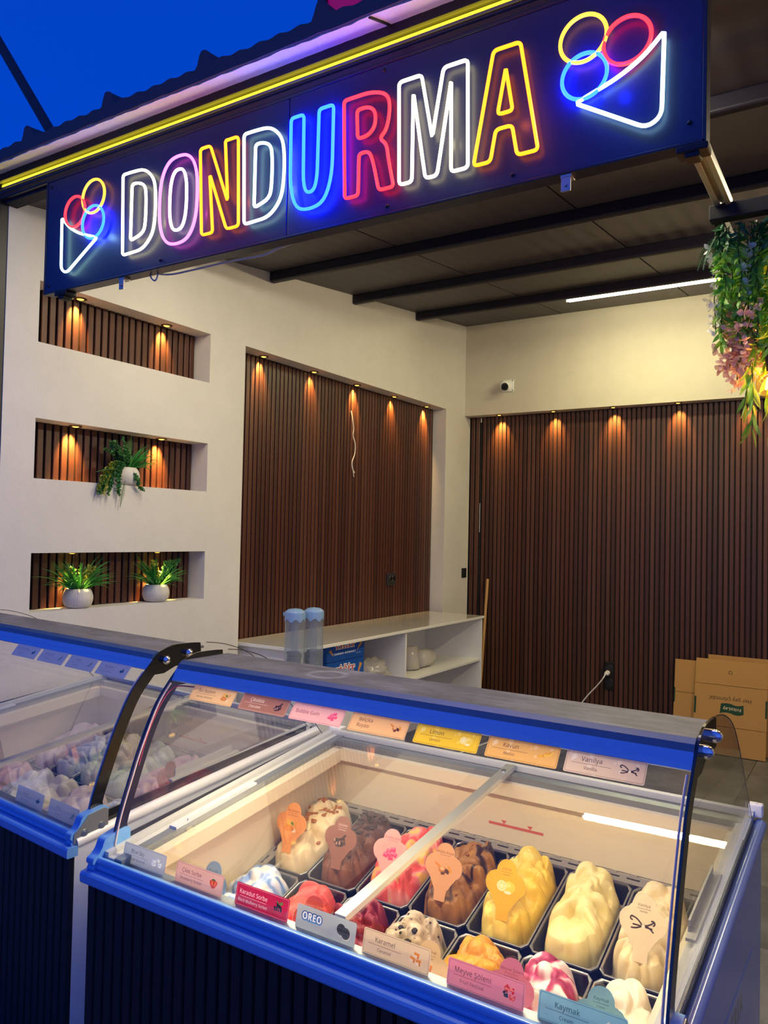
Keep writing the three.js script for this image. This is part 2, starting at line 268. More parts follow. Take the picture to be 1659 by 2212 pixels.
  part('neon_letter', 'blue neon letter U', [[[[1.579, yt], [1.628, yt], [1.631, 2.605, .03], [1.642, 2.565, .03], [1.672, 2.565, .03], [1.683, 2.605, .03], [1.685, yt], [1.738, yt], [1.738, 2.60, .05], [1.712, 2.525, .05], [1.656, 2.512, .04], [1.604, 2.525, .05], [1.581, 2.60, .05]], 'B']], 'B');
  part('neon_letter', 'red neon letter R', [[[[1.775, yt], [1.87, yt, .03], [1.925, yt - .02, .04], [1.935, 2.745, .04], [1.925, 2.685, .03], [1.90, 2.665, .02], [1.925, 2.645, .03], [1.932, 2.60, .03], [1.951, yb], [1.902, yb], [1.882, 2.60, .03], [1.868, 2.638, .02], [1.832, 2.638], [1.832, yb], [1.785, yb]], 'R'], [[[1.822, 2.768], [1.862, 2.768, .02], [1.886, 2.748, .02], [1.886, 2.705, .02], [1.862, 2.683, .02], [1.826, 2.683]], 'R']], 'R');
  part('neon_letter', 'warm white neon letter M', [[[[1.962, yt], [2.034, yt], [2.071, 2.625, .008], [2.102, yt], [2.174, yt], [2.18, yb], [2.13, yb], [2.126, 2.768, .006], [2.088, yb], [2.052, yb], [2.009, 2.768, .006], [2.01, yb], [1.969, yb]], 'W']], 'W');
  part('neon_letter', 'orange neon letter A at the end of the word', [[[[2.248, yt], [2.322, yt], [2.374, yb], [2.318, yb], [2.303, 2.598], [2.258, 2.598], [2.244, yb], [2.196, yb]], 'O'], [[[2.283, 2.752, .006], [2.304, 2.636], [2.262, 2.636]], 'O']], 'O');
  const ring = (x, y, q) => new THREE.TorusGeometry(q, r, 8, 48).translate(x, y, Z);
  const cone = (m, cx, dx) => [[m * .0 + cx, 2.72, .008], [cx + m * .045, 2.675, .03], [cx + m * .105, 2.642, .03], [cx + m * .208, 2.608, .010], [cx + m * .038, 2.504, .022], [cx + m * .004, 2.522, .022], [cx + m * .002, 2.62, .01]];
  part('neon_cone', 'neon ice cream cone at the end by the white wall', [[cone(1, .474), 'C'], [ring(.655, 2.766, .0615), 'Y', 'neon_scoop'], [ring(.55, 2.729, .0575), 'R', 'neon_scoop'], [ring(.657, 2.67, .0600), 'B', 'neon_scoop']], 'C');
  part('neon_cone', 'neon ice cream cone at the end by the hanging greenery', [[cone(-1, 2.676), 'C'], [ring(2.485, 2.764, .0575), 'Y', 'neon_scoop'], [ring(2.591, 2.726, .056), 'R', 'neon_scoop'], [ring(2.489, 2.670, .0555), 'B', 'neon_scoop']], 'B');
  single('loose_cable', join([tube([[1.56, 2.462, 4.34], [1.47, 2.452, 4.34], [1.40, 2.446, 4.33], [1.25, 2.45, 4.33], [1.08, 2.449, 4.33], [.98, 2.447, 4.34], [.90, 2.46, 4.36]], .0035), tube([[.905, 2.468, 4.36], [.915, 2.44, 4.365], [.935, 2.425, 4.365], [.948, 2.437, 4.365], [.945, 2.468, 4.36]], .003), RB(.035, .012, .012, .004, 2, 1.57, 2.464, 4.34)]), std(0xb9b6c2, .5), 'thin grey cable looping along the underside of the neon sign', 'cable');
  const st = thing('led_strip', 'yellow LED strip light running along the dark fascia above the sign', 'strip light', [0, 0, 0]);
  const ys = 2.966; M('diffuser', RB(7.3, .011, .006, .003, 2, 1.25, ys, 4.367), glow(1, .80, .02, 3.2), st); M('channel', bx(-2.4, 4.9, ys - .014, ys - .006, 4.361, 4.372, .001), MALU, st);
  const ll = new THREE.RectAreaLight(new THREE.Color().setRGB(1, .78, .05), 3.0, 7.3, .01); ll.position.set(1.25, ys, 4.378); ll.rotation.y = Math.PI; scene.add(ll);
}
// red sign box and mast above the roof
{
  const t = thing('sign_box', 'dark red rooftop sign box cut off by the top of the photo', 'sign', [2.58, 0, 4.25], 0);
  M('frame', join([bx(-1.02, 1.1, 3.13, 3.20, -.08, .03, .006), bx(-1.02, -.985, 3.2, 3.9, -.08, .03, .004), bx(-1.02, 1.1, 3.86, 3.9, -.08, .03, .004)]), std(0x33143c, .5), t);
  M('panel', bx(-.985, 1.1, 3.2, 3.86, -.06, .018), glow(.16, .0, .075, 1), t);
  for (const x of [-.8, .8]) M('post', rod([x, 2.9, -.05], [x, 3.14, -.05], .02), MDARK, t);
}
single('mast', rod([-2.96, 5.85, 3.0], [-.93, 3.27, 3.0], .034, 14), std(0x2a2024, .6), 'dark slanting pole rising above the tiled roof against the blue sky', 'pole');
// garland frame, hanger bar
{
  const f = thing('greenery_rack', 'black rectangular metal frame hung from the ceiling carrying the greenery', 'frame', [0, 0, 0]);
  const y = 2.485, x0 = 2.685, x1 = 3.9, z0 = 3.45, z1 = 3.87;
  for (const z of [z0, z1]) M('bar', bx(x0, x1, y - .022, y + .022, z - .02, z + .02, .004), MBLACK, f);
  for (const x of [x0 + .02, x1 - .02, (x0 + x1) / 2]) M('cross_bar', bx(x - .015, x + .015, y - .018, y + .018, z0, z1, .003), MBLACK, f);
  for (const x of [2.95, 3.6]) for (const z of [z0, z1]) M('hanger', rod([x, y, z], [x, ceilY(z) + .002, z], .005), MBLACK, f);
  single('hanger_bar', join([bx(2.70, 2.715, 2.50, 2.525, 3.86, 4.36, .002), bx(2.729, 2.744, 2.50, 2.525, 3.86, 4.36, .002), bx(2.70, 2.744, 2.520, 2.526, 3.86, 4.36, .001)]), MGALV, 'galvanised channel bar linking the sign to the greenery frame', 'bar');
}
// ---------- wall fittings ----------
{
  const c = thing('security_camera', 'white security camera with a black lens on the upper back wall', 'camera', [.40, 2.845, 0]);
  M('mounting_plate', RB(.105, .105, .012, .01, 2, .012, .0, .006), MWHITE, c);
  M('base', cyl(.044, .047, .03, 28).rotateX(Math.PI / 2).translate(0, 0, .025), MWHITE, c);
  M('head', sph(.042, 0, -.004, .05, 28, 20), MWHITEG, c);
  const d = V3(.35, -.42, .84).normalize(), e = V3(0, -.004, .05);
  M('lens_barrel', rod(e.clone().addScaledVector(d, .02).toArray(), e.clone().addScaledVector(d, .058).toArray(), .030, 24), MBLACK, c);
  M('lens', rod(e.clone().addScaledVector(d, .055).toArray(), e.clone().addScaledVector(d, .061).toArray(), .016, 20), phy(0x08080c, .05, { clearcoat: 1 }), c);
  for (const [x, y] of [[.055, .042], [.055, -.042]]) M('screw', sph(.005, x, y, .012, 8, 6), MDARK, c);
}
{
  const s = thing('light_switch', 'black square light switch on the white wall near the corner', 'switch', [0, 1.218, -.03], Math.PI / 2);
  M('plate', RB(.084, .084, .01, .004, 2, 0, 0, .005), MBLACK, s); M('rocker', RB(.05, .056, .006, .003, 2, 0, 0, .012), MDARK, s);
  const k = thing('wall_socket', 'dark double socket plate on the side wall slats above the counter', 'socket', [-.114, 1.195, 1.02], Math.PI / 2);
  M('plate', RB(.125, .092, .012, .004, 2, 0, 0, .006), std(0x303032, .35), k);
  for (const x of [-.018, .026]) { M('socket_face', cyl(.021, .021, .008, 24).rotateX(Math.PI / 2).translate(x, .008, .014), std(0x101012, .3), k); M('socket_rim', new THREE.TorusGeometry(.0215, .003, 8, 24).translate(x, .008, .016), std(0x58585a, .25, { metalness: .6 }), k); }
  const p = thing('power_socket', 'black double power socket on the back wall slats with a white plug in it', 'socket', [1.285, .445, -.114]);
  M('plate', RB(.075, .225, .014, .006, 2, 0, 0, .007), std(0x0c0c0e, .28), p);
  for (const y of [.055, -.055]) { M('socket_face', cyl(.03, .03, .01, 24).rotateX(Math.PI / 2).translate(0, y, .016), MDARK, p); M('socket_rim', new THREE.TorusGeometry(.031, .003, 8, 24).translate(0, y, .018), std(0x2c2c30, .25), p); }
  M('lid', RB(.018, .05, .006, .002, 2, -.055, .03, .022), MBLACK, p);
  const w = thing('extension_lead', 'white power cord hanging from the black socket on the back wall', 'cord', [0, 0, 0]);
  M('plug', join([cyl(.017, .021, .03, 20).rotateX(Math.PI / 2).translate(1.272, .468, -.075), cyl(.008, .014, .03, 14).rotateX(Math.PI / 2).translate(1.268, .464, -.048)]), MWHITE, w);
  M('cable', tube([[1.268, .464, -.04], [1.255, .43, -.02], [1.20, .36, -.03], [1.13, .28, -.04], [1.06, .18, -.04], [1.02, .08, -.02], [.97, .008, .08], [.7, .006, .5], [.6, .006, 1.2]], .0055), MWHITE, w);
  single('hanging_wire', join([tube([[-.112, 2.43, 1.615], [-.10, 2.36, 1.61], [-.097, 2.30, 1.60], [-.097, 2.25, 1.605], [-.097, 2.19, 1.575], [-.097, 2.12, 1.58], [-.097, 2.06, 1.61], [-.097, 2.01, 1.60], [-.097, 1.985, 1.575]], .0042), tube([[-.097, 2.0, 1.595], [-.095, 1.975, 1.592], [-.097, 1.955, 1.582]], .003)]), std(0xe9ded2, .5), 'pale loose wire dangling down the tall slat panel from its middle downlight', 'wire');
}
single('broom_handle', rod([.305, .0, .27], [.21, 1.17, -.085], .0125, 14), std(0xc08a4a, .5, { map: woodTex, color: 0xffd9a0 }), 'plain wooden broom handle leaning in the corner beside the counter', 'broom');
scene.children[scene.children.length - 1].material = std(0xb88a52, .5);

// ---------- white counter ----------
{
  const c = thing('counter', 'white counter with open shelves standing along the slatted side wall', 'counter', [0, 0, 0]);
  const MC = std(0xe9e8e4, .4), MT = phy(0xf1efe6, .12, { clearcoat: .8, clearcoatRoughness: .06 });
  M('worktop', bx(-.109, .425, .886, .906, .435, 2.83, .003), MT, c);
  M('end_panel', bx(-.10, .412, 0, .886, .445, .463, .002), MC, c); M('end_panel', bx(-.10, .412, 0, .886, 2.785, 2.803, .002), MC, c);
  M('divider', bx(-.10, .41, 0, .886, 1.645, 1.663, .002), MC, c);
  M('shelf', bx(-.10, .405, .545, .563, .463, 1.645, .002), MC, c); M('shelf', bx(-.10, .405, .545, .563, 1.663, 2.785, .002), MC, c);
  M('back_panel', bx(-.104, -.098, 0, .886, .463, 2.785), MC, c); M('door', bx(.395, .412, .02, .54, 1.67, 2.22, .002), MC, c); M('door', bx(.395, .412, .02, .54, 2.225, 2.78, .002), MC, c);
}
// blue cone boxes
function boxFace(top) {
  const [c, g] = canvas(512, 280); g.fillStyle = '#1458b4'; g.fillRect(0, 0, 512, 280);
  g.fillStyle = '#d89a4c'; g.save(); g.translate(60, 150); g.rotate(-.5); g.beginPath(); g.moveTo(-20, -60); g.lineTo(20, -60); g.lineTo(0, 60); g.fill(); g.restore();
  g.save(); g.translate(440, 110); g.rotate(.45); g.beginPath(); g.moveTo(-22, -70); g.lineTo(22, -70); g.lineTo(0, 80); g.fill(); g.restore();
  g.textAlign = 'center'; g.font = 'bold 96px serif'; g.lineJoin = 'round'; const y = top ? 95 : 120;
  g.strokeStyle = '#fff'; g.lineWidth = 16; g.strokeText('YİĞİT', 240, y); g.fillStyle = '#c81e2c'; g.fillText('YİĞİT', 240, y);
  if (top) { g.font = 'bold 40px sans-serif'; g.fillStyle = '#fff'; g.fillText('SARMA KORNET', 240, 185); g.font = '18px sans-serif'; g.fillText('100 ADET', 430, 215); }
  return ctex(c);
}
{
  const mk = (y0, y1, label, top) => { const t = thing('cone_box', label, 'box', [.14, y0, 2.25], 0, 'blue cartons of wafer cones'); const h = y1 - y0;
    M('carton', RB(.38, h - .001, .40, .002, 1, 0, h / 2, 0), std(0x1458b4, .5), t);
    M('print', plate(.396, h - .006, .0015, .001).rotateY(Math.PI / 2).translate(.1908, h / 2, 0), std(0xffffff, .45, { map: boxFace(top) }), t); };
  mk(.563, .768, 'lower blue carton with red and white lettering in the counter, under the other carton', false);
  mk(.769, .882, 'upper blue carton of wafer cones directly under the counter top', true);
}
// crumpled plastic and wrapped cups
function crumple(rx, ry, rz, sd, amp, mat, name, label, pos, cat) {
  const g = new THREE.IcosahedronGeometry(1, 5), p = g.attributes.position;
  for (let i = 0; i < p.count; i++) { const v = V3(p.getX(i), p.getY(i), p.getZ(i)), k = 1 + amp * (Math.abs(N(v.x * 2.2 + sd, v.y * 2.2, v.z * 2.2)) * 1.4 - .3 + .5 * N(v.x * 5 + sd, v.y * 5, v.z * 5)); p.setXYZ(i, v.x * k * rx, Math.max(-ry * .86, v.y * k * ry), v.z * k * rz); }
  const q = mergeVertices(clean(g).deleteAttribute('normal')); q.computeVertexNormals(); return single(name, q, mat, label, cat, pos);
}
const MFILM = new THREE.MeshPhysicalMaterial({ color: 0xe8e4dc, roughness: .12, transmission: .55, thickness: 0, ior: 1.45 });
crumple(.10, .085, .15, 3, .45, MFILM, 'plastic_bag', 'crumpled clear plastic bag on the counter shelf beside the blue cartons', [.26, .637, 1.86], 'bag');
{
  const cp = (x, y, z, r0, n, rot, label) => { const t = thing('cup_pack', label, 'cups', [x, y, z], 0, 'packs of white paper cups'); const in2 = new THREE.Group(); in2.rotation.set(...rot); in2.name = 'stack'; t.add(in2);
    const pts = [[.002, 0]]; for (let i = 0; i < n; i++) { pts.push([r0 * .93, i * .016]); pts.push([r0 * 1.03, i * .016 + .010], [r0 * 1.03, i * .016 + .014], [r0 * .95, i * .016 + .0155]); } pts.push([.002, n * .016]);
    M('cup_stack', lathe(pts, 24), MWHITE, in2); M('wrapper', lathe([[.002, -.002], [r0 * 1.05, -.001], [r0 * 1.07, n * .008], [r0 * 1.05, n * .016 + .002], [.002, n * .016 + .004]], 24), MFILM, in2); };
  cp(.22, .566, 1.26, .065, 10, [0, 0, .12], 'tilted white stack of wrapped cups on the counter shelf, nearer the divider');
  cp(.24, .632, 1.20, .062, 11, [-Math.PI / 2, 0, 0], 'white stack of wrapped cups lying down on the counter shelf');
}
// white stand with two dispensers
{
  const s = thing('side_cabinet', 'low white cabinet behind the freezers carrying the two tall clear dispensers', 'cabinet', [.6, 0, 3.02]);
  M('body', bx(-.17, .17, .03, .80, -.14, .16, .003), MWHITE, s); M('top', bx(-.18, .18, .80, .82, -.15, .17, .003), MWHITE, s); M('door', bx(-.165, .165, .06, .78, .16, .175, .003), MWHITE, s); M('plinth', bx(-.16, .16, 0, .03, -.13, .14), MDARK, s);
  const MCLR = new THREE.MeshPhysicalMaterial({ color: 0xeef2f6, roughness: .06, transmission: .9, thickness: 0, ior: 1.45 });
  const disp = (x, z, label) => { const t = thing('dispenser', label, 'dispenser', [x, .82, z], .3, 'clear tube dispensers with blue lids'); t.scale.set(.85, 1, .85);
    M('tube', lathe([[.060, .015], [.060, .285], [.0605, .285], [.0605, .015]], 40), MCLR, t); M('base', lathe([[.002, 0], [.062, 0], [.063, .006], [.060, .018], [.002, .018]], 40), std(0x9aa0aa, .4), t);
    const q = []; for (let i = 0; i <= 48; i++) { const a = i / 48 * Math.PI * 2; q.push([a, .275 + .008 * Math.sin(a * 7)]); }
    const L = []; const I = []; for (let i = 0; i <= 48; i++) { const [a, y] = q[i]; for (const [r, yy] of [[.0625, y], [.0625, .312], [.058, .322], [.040, .332], [.0005, .337]]) L.push(Math.cos(a) * r, yy, Math.sin(a) * r); } for (let i = 0; i < 48; i++) for (let k = 0; k < 4; k++) { const a = i * 5 + k, b = a + 1, c = a + 5, d = c + 1; I.push(a, b, c, c, b, d); }
    const g = new THREE.BufferGeometry(); g.setAttribute('position', new THREE.Float32BufferAttribute(L, 3)); g.setIndex(I); g.computeVertexNormals(); M('lid', g, std(0x86a6cc, .35), t);
    M('tab', RB(.02, .02, .014, .004, 2, -.066, .305, 0), std(0x86a6cc, .35), t); M('divider', bx(-.0015, .0015, .018, .27, -.055, .055), MCLR, t);
    seed(Math.round(x * 100)); const lids = []; for (let i = 0; i < 9; i++) lids.push(cyl(.043, .045, .006, 20, rr(-.006, .006), .026 + i * .0105, rr(-.006, .006))); M('cup_lids', join(lids), std(0x3a4663, .4), t); };
  disp(.565, 3.06, 'clear tube dispenser with a blue lid, the one nearer the street');
  disp(.60, 2.945, 'clear tube dispenser with a blue lid, the one closer to the blue cartons');
}
// ---------- cardboard against the back wall ----------
function cardTex(print) {
  const [c, g] = canvas(512, 720); g.fillStyle = '#b98a4c'; g.fillRect(0, 0, 512, 720); seed(77);
  for (let i = 0; i < 2600; i++) { g.fillStyle = rnd() > .5 ? 'rgba(90,60,25,.05)' : 'rgba(255,225,170,.05)'; g.fillRect(rnd() * 512, rnd() * 720, 1 + rnd() * 30, 1); }
  g.fillStyle = '#123d2a'; if (print) { g.fillRect(0, 300, 14, 130); g.fillRect(500, 280, 12, 130); } else g.fillRect(0, 240, 16, 120);
  if (print) {
    g.save(); g.translate(270, 0); g.rotate(Math.PI); g.textAlign = 'center'; g.fillStyle = '#151515'; g.font = '40px sans-serif'; g.fillText('Her şey çıtırında!', 15, -285);
    g.fillStyle = '#14402c'; g.beginPath(); g.moveTo(-84, -402); g.quadraticCurveTo(-40, -425, 0, -406); g.quadraticCurveTo(44, -394, 84, -410); g.lineTo(78, -336); g.quadraticCurveTo(32, -324, 0, -334); g.quadraticCurveTo(-42, -350, -80, -332); g.fill();
    g.fillStyle = '#d9c49a'; g.font = 'bold 33px sans-serif'; g.fillText('FritoLay', -2, -360); g.fillStyle = '#222'; g.font = 'bold 22px sans-serif'; g.beginPath(); g.lineWidth = 4; g.strokeStyle = '#222'; g.arc(20, -95, 12, .4, 2.2); g.stroke(); g.beginPath(); g.arc(20, -95, 12, 2.5, 4.3); g.stroke(); g.beginPath(); g.arc(20, -95, 12, 4.6, 6.4); g.stroke(); g.restore();
  }
  return ctex(c);
}
{
  const edge = std(0xa5783e, .8), MP = std(0xffffff, .8, { map: cardTex(true) }), MQ = std(0xffffff, .8, { map: cardTex(false) });
  const sheet = (name, label, x, y, z, w, parts, lean, mat, yaw = 0) => { const t = thing(name, label, 'cardboard', [x, y, z], yaw, 'flattened cardboard boxes'); const tot = parts.reduce((a, b) => a + b[0], 0); const q = new THREE.Group(); q.name = 'folded_sheet'; q.rotation.x = -lean; t.add(q);
    let yy = 0; for (const [h, tilt, nm] of parts) { const g = plate(w, h - .003, .006, .002); const uv = g.attributes.uv; for (let i = 0; i < uv.count; i++) uv.setY(i, (yy + uv.getY(i) * h) / tot); const m = M(nm, g, mat, q, [0, yy + h / 2, tilt]); m.rotation.x = tilt * 6; yy += h; } };
  sheet('cardboard_box', 'front flattened cardboard box with upside down print on the back wall', 2.20, .004, .10, .49, [[.20, .004, 'flap'], [.295, 0, 'panel'], [.185, -.003, 'flap']], .21, MP, .0);
  sheet('cardboard_box', 'narrow flattened cardboard box half hidden behind the printed one', 1.93, .004, .035, .26, [[.40, 0, 'panel'], [.245, .0, 'flap']], .15, MQ, 0);
  sheet('cardboard_box', 'rearmost flattened cardboard box showing only its top edge', 2.24, .004, -.02, .42, [[.48, 0, 'panel'], [.215, 0, 'flap']], .11, MQ, 0);
}
// ---------- freezers ----------
// local frame: x along the counter front, y up, z towards the customers; front rail at z = 0
const PROF = [[-.050, .735], [-.053, .766], [-.067, .83], [-.096, .913], [-.129, .998], [-.174, 1.09], [-.220, 1.147], [-.253, 1.181]];
const ARC = [[-.253, 1.181], [-.275, 1.199], [-.30, 1.208], [-.33, 1.213], [-.415, 1.210], [-.52, 1.193], [-.625, 1.150], [-.72, 1.065], [-.80, .976], [-.86, .91], [-.90, .868]];
const smooth = (pts, n) => new THREE.SplineCurve(pts.map(p => V2(...p))).getPoints(n);
const TY = (x, z) => .745 - .13 * z;          // sloping rim of the tub
const PY = (z) => .394 - .298 * z;            // sloping plane of the pan rims
const MBLUE = phy(0x659ed6, .36, { clearcoat: .4, clearcoatRoughness: .2 }), MEDGE = std(0xdedddA, .3), MSIDESKY = phy(0x5f7cb0, .26, { clearcoat: .5, clearcoatRoughness: .1 });  // last one: white side panel with blue sky shade put into its colour
const MSIDE = phy(0xd3d6dc, .24, { clearcoat: .5, clearcoatRoughness: .1 });
const MLINER = std(0xe6dabd, .35), MRAIL = std(0xbcbdb9, .35), MRAILG = std(0x868d94, .35, { metalness: .5 });
const dustTex = (sd) => dtex(1024, 128, (u, v) => {
  const a = .36 + .05 * N(u * 14 + sd, v * 3, 1) + .05 * N(u * 40, v * 8 + sd, 2) + .03 * N(u * 160, v * 24, 3);
  let d = Math.max(0, N(u * 9 + sd, v * 2.4, 7) * .9) * .16 + Math.max(0, N(u * 5, v * 14, sd)) * .10;
  if (sd === 0) { const q = Math.hypot((u - .33) * 14.5, (v - .55) * 2.2); d += .16 * Math.exp(-Math.pow((q - .52) / .10, 2)) + .06 * Math.exp(-Math.pow(q / .4, 2)); }
  return [a + d, a + d * .97, a * 1.03 + d * .93];
});
const fluteGeo = ext(poly([[-.0165, 0], [-.0165, -.004], [-.012, -.013], [.012, -.013], [.0165, -.004], [.0165, 0]]), .632).rotateX(-Math.PI / 2);
function sideText(lit) {
  const [c, g] = canvas(1024, 128); g.clearRect(0, 0, 1024, 128); g.fillStyle = lit ? '#5f7cb0' : '#d3d6dc'; g.fillRect(0, 0, 1024, 128); g.fillStyle = '#111118'; g.font = 'bold 92px sans-serif'; g.textAlign = 'center'; g.letterSpacing = '8px'; g.fillText('GELATERIA', 512, 98); return ctex(c);  // lit ground repeats the blue sky shade painted into that panel
}
function makeFreezer(label, lit) {
  const F = thing('display_freezer', label, 'freezer', [0, 0, 0]);
  const X0 = -.115, X1 = 1.235;
  // cabinet
  const side = (x, t) => { const g = ext(poly([[-.012, .05], [-.012, .735], [-.05, TY(0, -.05) - .008], [-.935, TY(0, -.935) - .008], [-.935, .05]]), t); g.rotateY(-Math.PI / 2); g.translate(x, 0, 0); return boxUV(g); };
  M('side_panel', side(X0 + .03, .03), MSIDE, F);
  const sp = M('side_panel', side(X1, .03), lit ? MSIDESKY : MSIDE, F);
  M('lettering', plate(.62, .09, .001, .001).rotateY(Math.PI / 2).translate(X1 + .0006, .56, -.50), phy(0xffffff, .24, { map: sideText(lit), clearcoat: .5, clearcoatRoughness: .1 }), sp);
  for (const [x, s] of [[X0, -1], [X1, 1]]) { const g = new THREE.CylinderGeometry(.0155, .0155, .93, 20, 1).rotateX(Math.PI / 2 + Math.atan(.13)); M('side_rail', g, lit ? MSIDESKY : MEDGE, F, [x - s * .003, TY(0, -.475) - .016, -.475]); }  // rails of the lit freezer carry the sky reflection as colour
  M('rear_panel', bx(X0 + .03, X1 - .03, .05, .855, -.935, -.922), MSIDE, F);
  M('base', bx(X0 + .03, X1 - .03, .05, .38, -.92, -.035), MSIDE, F);
  M('plinth', bx(X0 + .05, X1 - .05, 0, .05, -.90, -.05), MBLACK, F);
  // tub liner
  const u0 = -.108, u1 = 1.205, w0 = -.916, w1 = -.045;
  M('tub', join([sbox(u0 + .022, u1 - .002, w0 + .006, w0 + .014, TY, -.30, -.012), sbox(u0 + .022, u0 + .03, w0 + .01, w1, TY, -.40, -.012), sbox(u1 - .012, u1 - .004, w0 + .01, w1, TY, -.40, -.012), sbox(u0 + .022, u1 - .004, w1 - .006, w1 + .004, TY, -.40, -.03)]), MLINER, F);
  M('tub_lip', join([sbox(u0 + .02, u1, w0 + .008, w0 + .054, TY, -.046, -.010), sbox(u0 + .02, u0 + .110, w0 + .02, w1, TY, -.050, -.010), sbox(u1 - .034, u1, w0 + .02, w1, TY, -.040, -.010)]), MLINER, F);
  const mark = M('load_line', join([bx(.515, .683, .710, .717, 0, .001), ext(poly([[.555, .727], [.571, .727], [.563, .717]]), .001), ext(poly([[.635, .727], [.651, .727], [.643, .717]]), .001)]), std(0xd8695c, .5), F); mark.position.z = w0 + .0145;
  // grille round the pans
  { const strip = (len, nslot) => { const s = rrect(len, .046, .001), gap = len / nslot; for (let i = 0; i < nslot; i++) for (const y of [-.004, .011]) { const x = -len / 2 + gap * (i + .5) + (y > 0 ? gap * .25 : -gap * .2), h = new THREE.Path(), w = gap * .66, q = .0032; if (Math.abs(x) > len / 2 - w * .6) continue; h.moveTo(x - w / 2, y - q); h.lineTo(x - w / 2, y + q); h.lineTo(x + w / 2, y + q); h.lineTo(x + w / 2, y - q); h.closePath(); s.holes.push(h); } return ext(s, .002); };
    const ang = Math.atan(.298), MV = std(0xa6a49e, .4, { metalness: .4 });
    const a = M('vent_grille', boxUV(strip(1.27, 24)), MV, F, [.553, PY(-.888) + .001, -.888]); a.rotation.x = -Math.PI / 2 + ang;
    const g = boxUV(strip(.86, 15)); g.rotateZ(Math.PI / 2); const b = M('vent_grille', g, MV, F, [u0 + .042, PY(-.48) + .004, -.48]); b.rotation.x = -Math.PI / 2 + ang;
    const k = M('side_ledge', boxUV(ext(rrect(.055, .86, .001), .003)), std(0xd9d2c4, .4), F, [1.168, PY(-.48) + .002, -.48]); k.rotation.x = -Math.PI / 2 + ang;
    M('well', sbox(u0 + .03, u1 - .01, -.90, -.05, (x, z) => PY(z), -.16, -.15), MDARK, F); }
  // rim rails and sliding lids
  const T = (x0, x1, z0, z1, a, b, m, nm, p = F) => M(nm, sbox(x0, x1, z0, z1, TY, a, b), m, p);
  T(-.098, -.079, -.93, -.03, -.01, .016, MRAIL, 'lid_rail'); T(-.078, -.058, -.93, -.03, -.01, .005, MRAIL, 'lid_rail'); T(-.056, -.030, -.92, -.03, -.012, .008, MRAILG, 'lid_rail');
  T(1.202, 1.219, -.93, -.03, -.01, .014, MRAIL, 'lid_rail'); T(1.186, 1.202, -.92, -.03, -.01, .004, MRAIL, 'lid_rail');
  T(-.098, 1.219, -.940, -.925, -.01, .018, MRAIL, 'lid_rail'); T(-.098, 1.219, -.925, -.912, -.012, .002, MDARK, 'lid_rail'); T(-.056, 1.2, -.912, -.880, -.012, .006, MRAILG, 'lid_rail');
  T(-.098, 1.219, -.066, -.034, -.035, -.010, MRAILG, 'lid_rail');
  const lid1 = new THREE.Group(); lid1.name = 'sliding_lid'; F.add(lid1); const lid2 = new THREE.Group(); lid2.name = 'sliding_lid'; F.add(lid2);
  T(-.032, .575, -.895, -.06, .004, .008, MGLASS, 'lid_pane', lid1); T(.57, 1.188, -.895, -.06, .013, .017, MGLASS, 'lid_pane', lid2);
  T(.562, .589, -.915, -.085, .009, .023, MALU, 'lid_frame', lid2);
  { const b = M('bolt', cyl(.0075, .0075, .003, 16), MSTEEL, lid2, [.576, TY(0, -.865) + .024, -.865]); b.rotation.x = Math.atan(.13); }
  M('handle', join([sbox(1.186, 1.204, -.60, -.34, TY, .014, .020), sbox(1.186, 1.190, -.58, -.36, TY, .018, .042)]), std(0xa9a9a4, .4), lid2);
  M('handle', join([sbox(-.058, -.032, -.50, -.20, TY, .008, .014), sbox(-.036, -.032, -.46, -.24, TY, .012, .020)]), std(0xbfc3c8, .4), lid1);
  M('rail_bracket', join([bx(-.10, -.06, .884, .889, -.975, -.935, .001), bx(-.104, -.098, .866, .915, -.975, -.935, .001)]), MWHITE, F);
  M('rail_bracket', join([bx(1.205, 1.238, .868, .900, -.955, -.930, .004), cyl(.004, .004, .002, 10, 1.222, .901, -.942)]), MWHITE, F);
  // front: fluted cladding, bumper
  for (let i = 0; i < 40; i++) M('slat', fluteGeo, MFLUTE, F, [X0 + .016 + i * .0338, .062, -.012]);
  { const s = poly([[.0, .699], [.014, .699], [.0155, .703], [.0155, .720], [.012, .7245], [-.012, .7275], [-.016, .724], [-.016, .70]]); const g = ext(s, X1 - X0 + .02); g.rotateY(-Math.PI / 2); g.translate(X1 + .01, 0, 0); M('bumper_strip', boxUV(g), MBLUE, F); }
  { const sh = new THREE.Shape(smooth([[-.056, .715], [-.012, .7275], [-.006, .732], [-.0065, .737], [-.010, .740], [-.007, .745], [-.008, .751], [-.014, .756], [-.028, .750], [-.056, .735]], 36)); sh.closePath(); const g = ext(sh, X1 - X0 - .02); g.rotateY(-Math.PI / 2); g.translate(X1 - .01, 0, 0); M('bumper_rail', g, MBLUE, F); }
